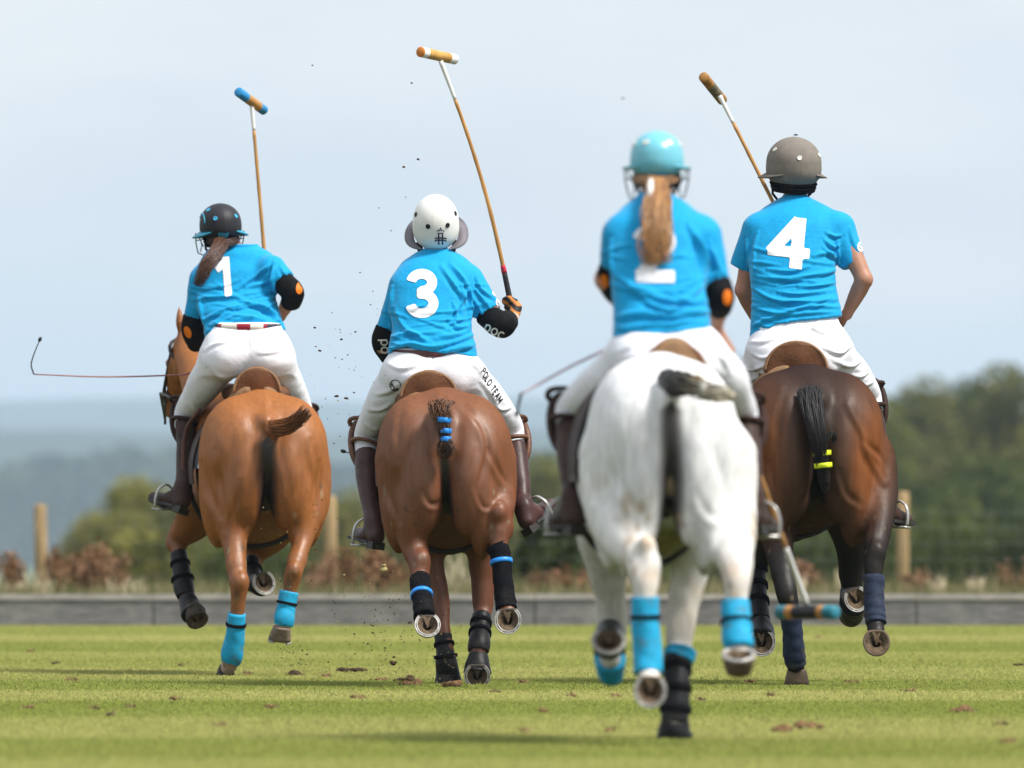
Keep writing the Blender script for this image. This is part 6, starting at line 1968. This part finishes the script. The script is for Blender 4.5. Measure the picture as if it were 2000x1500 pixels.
# ------------------------------------------------------------------ rider number 2 on the white horse
RW = dict(seat=(1310, 690, .8), head=(1284, 322, 1.10), skin=SK1, turn=0, nod=2, seed=23,
    arm_l=[(1214, 464, .98), (1184, 545, 1.05), (1222, 605, 1.36)], arm_r=[(1372, 458, .98), (1406, 578, .93), (1396, 640, 1.15)],
    arm_r0=.043, grip_l=((1236, 625, 1.44), (-.8, .2, -.4)), grip_r=((1397, 690, 1.22), (-.3, -.3, .9)),
    leg_l=[(1250, 705, .8), (1112, 802, 1.2), (1120, 965, .95), (1123, 1018, .92), (1080, 1018, 1.08), (1116, 890, 1.08)],
    leg_r=[(1365, 705, .8), (1452, 806, 1.2), (1466, 960, .95), (1474, 1020, .92), (1502, 1026, 1.12)],
    torso=[(376, 1252, 1308, 1.08, .060), (383, 1242, 1322, 1.08, .07), (394, 1228, 1340, 1.06, .088), (408, 1212, 1356, 1.04, .102), (428, 1199, 1376, 1.0, .115), (455, 1193, 1384, .97, .122),
           (490, 1191, 1378, .93, .122), (530, 1192, 1376, .89, .122), (570, 1195, 1380, .86, .122), (610, 1198, 1386, .83, .125), (645, 1197, 1391, .81, .13), (680, 1195, 1394, .80, .135)],
    hem=[(1180, 672), (1196, 666), (1240, 658), (1300, 652), (1350, 646), (1392, 640), (1410, 638)],
    sleeves=[((1213, 462, .98), (1199, 522, 1.02), .076, .052), ((1370, 460, .98), (1398, 552, .95), .080, .054)],
    blades=[((1245, 470, .88), (.08, .05, .13)), ((1330, 470, .88), (.08, .05, .13))],
    folds=[([(1195, 555), (1250, 570), (1310, 588), (1385, 588)], .008, 7), ([(1205, 540), (1240, 560), (1300, 575)], .006, 6), ([(1230, 560), (1290, 600), (1385, 612)], .007, 7), ([(1198, 622), (1250, 612), (1330, 618), (1388, 606)], .007, 7),
           ([(1198, 645), (1260, 635), (1390, 625)], .005, 6), ([(1345, 440), (1365, 480), (1378, 530)], .007, 6), ([(1360, 460), (1372, 500), (1374, 545)], .008, 5), ([(1385, 470), (1398, 510), (1412, 535)], .005, 5), ([(1194, 470), (1196, 510), (1198, 540)], .008, 5), ([(1330, 590), (1360, 570), (1380, 540)], .006, 6), ([(1378, 480), (1392, 500), (1405, 545)], .005, 5)],
    number=('2', (1233, 437), (1321, 553), 0, 0), num_hw=.15,
    hips=[(636, 1200, 1388, .82, .115), (652, 1197, 1396, .80, .125), (672, 1192, 1402, .79, .13), (695, 1192, 1410, .78, .13), (720, 1205, 1400, .80, .12)],
    seat_cheeks=[((1262, 705, .72), .105), ((1352, 705, .72), .105)],
    thighs=[[(1250, 700, .80, .108), (1200, 735, .92, .098), (1150, 770, 1.08, .078), (1118, 800, 1.2, .066), (1112, 838, 1.17, .056)], [(1365, 700, .80, .108), (1408, 735, .92, .095), (1434, 775, 1.08, .073), (1450, 806, 1.2, .062), (1454, 840, 1.17, .052)]],
    bfolds=[([(1200, 690), (1225, 680), (1240, 668)], .005, 6), ([(1205, 700), (1235, 695), (1260, 690)], .004, 6), ([(1400, 690), (1415, 705), (1425, 730)], .004, 5)],
    guard_l=(-.6, m_guard_dk), guard_r=(.6, m_guard_dk), boot_mat=m_boot_dk, boot_top=.32,
    pads=[([(1197, 518, 1.02, .050), (1190, 545, 1.05, .050), (1200, 568, 1.15, .046)], None, ('patch', 1181, 548, 13, 10, m_orange)),
          ([(1400, 553, .95, .052), (1407, 578, .93, .056), (1405, 598, .99, .050)], None, ('patch', 1420, 581, 15, 0, m_orange))])
rw, jw, bw, hdw, qw = person('two', 'rider in blue shirt number 2 with pale blue helmet and long blonde ponytail', DW, RW)
hx, (c, R, M, Lp), dome = helmet(rw, qw, DW, (1231, 1335, 258, 349), 1.10, 0, 2, 0, m_h_blue, m_h_blue, m_hole_w, brim_w=.028, brim_f=.06, vents=((-26, 28), (30, 27), (-30, -28), (-75, 25), (75, 25)), guard=True)
strands('hair', [P(1283, 352, DW + .99), P(1284, 372, DW + .92), P(1283, 410, DW + .84), P(1282, 455, DW + .78), P(1280, 495, DW + .76), P(1281, 522, DW + .76)], 340, .024, .072, .0032, m_hair, rw, cols=((.52, .28, .105), (.25, .115, .045)), wav=.014, tipcut=.6, flatY=.6, taper=.3)
strands('hair', [P(1240, 345, DW + 1.08), P(1262, 352, DW + 1.0), P(1284, 354, DW + .98), P(1308, 352, DW + 1.0), P(1326, 344, DW + 1.08)], 60, .018, .014, .004, m_hair, rw, cols=((.36, .20, .09), (.2, .10, .045)), wav=.004, tipcut=.1)
Geo().tube([P(1271, 352, DW + .93), P(1270, 368, DW + .89), P(1268, 386, DW + .87)], [.010, .013, .009], 6).make('ribbon', m_white_pt, rw)
saddle('light brown saddle with rounded cantle under the rider on the white horse', DW, LW, MMW, .80, .985, 1316, .62, 671, 708, 62, m_saddle_lt,
       [([(1215, 790, .85), (1140, 870, .98), (1128, 950, .95), (1118, 985, .97)], (1123, 1018, .92), (1080, 1018, 1.08)), ([(1410, 790, .85), (1450, 870, .98), (1466, 950, .97), (1484, 985, 1.0)], (1474, 1020, .92), (1502, 1026, 1.12))])
mallet('mallet with black and teal head hanging down between the white and dark bay horses', DW, (1397, 690, 1.22), (1578, 1188, 1.85), (1520, 1196, 1.95), (1633, 1196, 1.72),
       [(.17, mat('head_teal', (.03, .20, .27), rough=.45)), (.29, mat('head_tan', (.50, .24, .07), rough=.5)), (.72, mat('head_black', (.02, .02, .024), rough=.4)), (.82, MATS['head_tan']), (1.0, MATS['head_teal'])], tip_white=.24, r_head=.028)
whip('pale whip with grey lash held out by the rider on the white horse', DW, [(1236, 625, 1.44), (1195, 674, 1.3), (1110, 718, 1.1), (1018, 769, .95)], .007, .0055, mat('whip_pale', (.52, .42, .46), rough=.5), lash=[(1018, 769, .95), (1014, 785, .95), (1011, 800, .95)])

# ------------------------------------------------------------------ rider number 4 (right)
R4 = dict(seat=(1560, 690, .8), head=(1552, 332, 1.09), skin=SK2, turn=6, nod=3, seed=43,
    arm_l=[(1480, 446, .98), (1452, 566, 1.02), (1482, 632, 1.32)], arm_r=[(1640, 442, .98), (1688, 546, .88), (1654, 614, 1.10)],
    arm_r0=.054, grip_l=((1500, 650, 1.4), (.2, .3, 1)), grip_r=((1629, 630, 1.26), (-.42, .0, .9)),
    leg_l=[(1512, 695, .8), (1458, 770, 1.28), (1478, 960, .98), (1484, 1000, .95), (1470, 1005, 1.15)],
    leg_r=[(1605, 695, .8), (1698, 772, 1.22), (1728, 955, 1.0), (1728, 1008, .98), (1772, 1014, 1.10)],
    torso=[(380, 1532, 1574, 1.07, .062), (387, 1520, 1586, 1.07, .075), (396, 1505, 1604, 1.05, .09), (408, 1488, 1625, 1.03, .106), (424, 1474, 1642, 1.0, .118), (448, 1466, 1648, .97, .128),
           (480, 1465, 1638, .93, .128), (520, 1463, 1633, .89, .128), (560, 1466, 1634, .86, .128), (600, 1468, 1642, .83, .13), (635, 1465, 1648, .81, .135), (675, 1462, 1655, .80, .14)],
    hem=[(1450, 672), (1463, 665), (1476, 655), (1498, 642), (1525, 632), (1560, 627), (1600, 623), (1648, 618), (1665, 618)],
    sleeves=[((1480, 448, .98), (1446, 524, 1.01), .084, .058), ((1638, 446, .98), (1668, 518, .93), .088, .064)],
    blades=[((1515, 470, .88), (.085, .05, .13)), ((1600, 465, .88), (.085, .05, .13))],
    folds=[([(1466, 560), (1510, 585), (1560, 590), (1632, 585)], .008, 5), ([(1480, 540), (1530, 545), (1600, 535), (1632, 528)], .006, 5), ([(1500, 525), (1545, 530), (1580, 520)], .005, 5), ([(1560, 560), (1600, 558), (1633, 552)], .006, 4),
           ([(1470, 600), (1520, 612), (1580, 598), (1640, 600)], .007, 5), ([(1468, 640), (1500, 622), (1560, 612), (1640, 608)], .006, 5), ([(1520, 570), (1560, 575), (1610, 568)], .006, 4), ([(1612, 470), (1625, 482), (1638, 480)], .007, 4), ([(1615, 455), (1630, 462), (1642, 460)], .006, 4), ([(1610, 485), (1625, 500), (1636, 505)], .006, 4), ([(1590, 500), (1612, 495), (1634, 500)], .005, 5),
           ([(1636, 470), (1636, 500), (1640, 528)], .008, 4), ([(1458, 470), (1462, 500), (1461, 530)], .008, 4), ([(1480, 455), (1474, 490), (1472, 540)], .005, 5), ([(1475, 630), (1510, 640), (1545, 625)], .004, 4), ([(1660, 445), (1668, 475), (1680, 500)], .004, 5)],
    number=('4', (1494, 424), (1577, 525), -6, 0), badges=[(1680, 482, 7)],
    hips=[(612, 1474, 1640, .82, .115), (630, 1470, 1645, .80, .125), (655, 1465, 1656, .79, .132), (685, 1458, 1668, .78, .132), (712, 1470, 1660, .80, .12)],
    seat_cheeks=[((1515, 700, .72), .108), ((1602, 700, .72), .108)],
    thighs=[[(1508, 690, .80, .110), (1478, 722, .95, .098), (1462, 752, 1.15, .076), (1458, 772, 1.28, .066), (1462, 800, 1.25, .056)], [(1610, 690, .80, .112), (1650, 718, .92, .102), (1680, 748, 1.08, .080), (1697, 772, 1.22, .066), (1704, 800, 1.2, .056)]],
    crease=[(1560, 660, .63, .004), (1560, 690, .60, .012), (1560, 720, .62, .02)],
    bfolds=[([(1468, 690), (1490, 700), (1515, 690)], .006, 4), ([(1448, 715), (1470, 722), (1500, 712)], .007, 4), ([(1445, 735), (1462, 742), (1488, 735)], .006, 4), ([(1462, 668), (1490, 668), (1520, 658)], .004, 4), ([(1610, 680), (1640, 690), (1668, 672)], .007, 4), ([(1630, 705), (1660, 715), (1690, 700)], .006, 4), ([(1655, 730), (1680, 735), (1702, 722)], .006, 4), ([(1585, 640), (1620, 652), (1655, 640)], .004, 4), ([(1668, 752), (1690, 752), (1706, 745)], .005, 4), ([(1570, 650), (1585, 640), (1600, 650)], .003, 4)],
    guard_l=(-.5, m_guard_dk), guard_r=(.7, m_guard_dk), boot_mat=m_boot_dk)
r4, j4, b4, hd4, q4 = person('four', 'rider in blue shirt number 4 with taupe helmet and bare forearms', D4, R4)
hx, (c, R, M, Lp), dome = helmet(r4, q4, D4, (1497, 1604, 270, 366), 1.08, 14, 5, 0, m_h_taupe, m_h_taupe, m_hole_w, brim_w=.034, brim_f=.06, brim_drop=.6, vents=((-5, 12), (52, 18), (-70, 30)))
Geo().tube([Lp(.015, .03, R[2] * 1.04), Lp(.015, .03, R[2] * 1.09)], [.012, .009], 10).make('button', m_hole_b, hx)
saddle('tan saddle with high arched cantle under the rider in number 4', D4, L4, MM4, 1.08, 1.095, 1555, .60, 668, 716, 62, m_saddle,
       [([(1490, 770, .85), (1470, 850, 1.0), (1478, 950, 1.0)], (1484, 1000, .95), (1470, 1005, 1.15)), ([(1660, 770, .85), (1715, 850, 1.0), (1738, 960, 1.0), (1748, 985, 1.02)], (1728, 1008, .98), (1772, 1014, 1.10))], pad_r=.97)
mallet('cane mallet with plain brown head held up by the rider in number 4', D4, (1629, 632, 1.26), (1402, 180, 1.30), (1374, 150, 1.12), (1411, 196, 1.48),
       [(.30, mat('head_brown', (.40, .19, .05), rough=.5, var=.4, scale=25)), (.75, mat('head_worn', (.20, .16, .10), rough=.6, var=.5, scale=30)), (1.0, MATS['head_brown'])], tip_white=.13)
for r_ in (r1, rw, r3, r4):
    pass
# ------------------------------------------------------------------ torn turf: clods in the air and divots on the ground
m_soil = mat('soil', (.07, .045, .028), rough=.95, var=.5, scale=60, bump=.8, bscale=120, spec=.05)
m_straw = mat('turf_straw', (.30, .24, .10), rough=.9, var=.3)
ICO = None
def clod_geo(c, r, squash=1.0, seed=0):
    import bmesh
    bm = bmesh.new()
    bmesh.ops.create_icosphere(bm, subdivisions=2, radius=1)
    rr = np.random.default_rng(seed)
    k = rr.normal(size=(4, 3)) * 2.2
    V = np.array([v_.co[:] for v_ in bm.verts])
    d = 1 + sum(.16 * np.sin(V @ k[i] + i) for i in range(4)) + rr.normal(0, .08, len(V))
    F_ = [tuple(v_.index for v_ in f.verts) for f in bm.faces]
    bm.free()
    V = V * d[:, None] * r * np.array([1.15, 1, squash])
    return V + c, F_
AIR = [(610, 128, 2.2, 58), (804, 162, 2.6, 58), (788, 326, 3.2, 58), (817, 311, 3.4, 58), (792, 385, 1.8, 59), (740, 406, 1.8, 58), (764, 451, 1.8, 58), (703, 532, 2, 58), (724, 595, 2, 58), (728, 569, 1.6, 58),
       (615, 640, 3, 58), (625, 685, 3.6, 57.5), (617, 677, 2.2, 58), (667, 663, 3.2, 58), (694, 648, 2.8, 58), (655, 699, 2, 58), (668, 702, 2.2, 57), (679, 693, 2, 58), (658, 774, 5.0, 57), (677, 778, 4.6, 57), (692, 767, 2.6, 57), (683, 830, 2.4, 57),
       (664, 852, 1.8, 58), (652, 866, 2.2, 58), (768, 1294, 8, 57), (769, 1283, 4, 57), (600, 1278, 3, 60.5), (591, 1271, 2.4, 60.5), (728, 1222, 2.8, 57), (728, 1236, 2.6, 57), (692, 1238, 2.6, 57), (758, 1211, 2.4, 57), (782, 1243, 2.4, 57),
       (752, 1266, 3, 57), (718, 1257, 2.4, 57), (641, 1293, 2.6, 59), (802, 1216, 3.6, 57), (770, 1198, 2.2, 57), (768, 1172, 2, 57), (750, 1113, 9, 57), (749, 1104, 5, 57), (1217, 192, 3.4, 47), (762, 1186, 2, 57), (672, 1123, 3.2, 57), (887, 1282, 3.2, 57)]
for i, (px, py, r, Y) in enumerate(AIR):
    c = P(px, py, Y)
    rad = r * .72 * Y / FP
    strawy = (px, py) in ((750, 1113), (749, 1104), (672, 1123))
    V, F_ = clod_geo(c, rad, .75, i)
    o = mk('turf_clod', V, F_, m_straw if strawy else m_soil, loc=c)
    tag(o, 'clod', 'clod', 'clods flying in the air')
    where(o, 'strawy tuft flying' if strawy else 'dark clod flying', px, py, None)
DIV = [(575, 1320, 15, 1), (685, 1313, 22, 1), (634, 1323, 10, 0), (745, 1330, 12, 0), (790, 1332, 20, 1), (800, 1339, 16, 0), (880, 1342, 14, 0), (482, 1318, 8, 0), (140, 1331, 8, 0), (530, 1384, 10, 0), (55, 1385, 9, 0), (186, 1387, 6, 1), (255, 1384, 7, 1), (215, 1399, 6, 1), (340, 1368, 10, 0), (965, 1354, 12, 1), (108, 1298, 6, 1), (354, 1302, 6, 1),
       (1582, 1424, 26, 0), (1530, 1430, 14, 0), (1775, 1353, 13, 0), (1465, 1334, 9, 0), (1665, 1334, 12, 0), (1370, 1371, 4, 1), (1060, 1392, 6, 0), (1117, 1361, 8, 0), (1202, 1363, 6, 0), (1990, 1302, 8, 1), (1965, 1452, 12, 0), (1885, 1392, 14, 0), (1955, 1418, 10, 1), (1598, 1248, 5, 0), (1022, 1335, 6, 0), (1507, 1361, 5, 1), (1025, 1431, 7, 0), (1190, 1430, 6, 0), (60, 1155 + 120, 5, 0), (700, 1366, 12, 0), (430, 1420, 8, 0)]
m_soil2 = mat('dry_soil', (.21, .12, .062), rough=.95, var=.5, scale=60, bump=.8, bscale=120, spec=.05)
for i, (px, py, wpx, dark) in enumerate(DIV):
    Y = FP * EYE / (py - HY)
    s = Y / FP
    c = np.array([(px - CX) * s, Y, 0.0])
    t = thing('divot', 'divot', 'divot', c, 'divots lying on the pitch')
    where(t, 'dark torn divot' if dark else 'brown crumbly divot', px, py, None)
    g = Geo()
    for k in range(6 + wpx // 2):
        p = c + np.array([rnd.uniform(-1, 1) * wpx * s, rnd.uniform(-.15, .15), rnd.uniform(.002, .014)])
        V, F_ = clod_geo(p, rnd.uniform(.005, .013) * (2.0 if wpx > 13 else .85), rnd.uniform(.4, .9), i * 40 + k)
        g.add(V, F_)
    tag(g.make('soil', m_soil if dark else m_soil2, t), kind='stuff')
    g = Geo()
    for k in range(26):
        p = c + np.array([rnd.uniform(-1.2, 1.2) * wpx * s, rnd.uniform(-.15, .15), .0])
        g.add([p, p + np.array([.006, 0, 0]), p + np.array([rnd.uniform(-.03, .03), rnd.uniform(-.02, .02), rnd.uniform(.015, .035)])], [(0, 1, 2)])
    tag(g.make('torn_grass', m_straw, t, smooth=False), kind='stuff')
# fine spray of crumbs too many to count
g = Geo()
for (cx, cy, sx, sy, n, Y) in ((565, 1280, 25, 28, 90, 60.8), (580, 1010, 50, 60, 40, 61.4), (760, 1230, 70, 60, 110, 57.2), (700, 1120, 60, 70, 50, 57.5), (680, 720, 60, 70, 20, 57.5), (560, 1140, 14, 22, 40, 61.6), (870, 1280, 14, 40, 45, 58.6)):
    for k in range(n * 2):
        c = P(rnd.gauss(cx, sx), rnd.gauss(cy, sy), Y + rnd.uniform(-.3, .3))
        if c[2] < .01: continue
        r = rnd.uniform(.0012, .0034)
        V = np.array([(1, 0, 0), (-1, 0, 0), (0, 1, 0), (0, -1, 0), (0, 0, 1), (0, 0, -1)]) * r * np.array([rnd.uniform(.6, 1.8), 1, rnd.uniform(.6, 1.8)]) + c
        g.add(V, [(0, 2, 4), (2, 1, 4), (1, 3, 4), (3, 0, 4), (2, 0, 5), (1, 2, 5), (3, 1, 5), (0, 3, 5)], 0 if rnd.random() < .68 else 1)
tag(g.make('dirt_spray', [m_soil, m_straw], smooth=False), kind='stuff')

settle_labels()
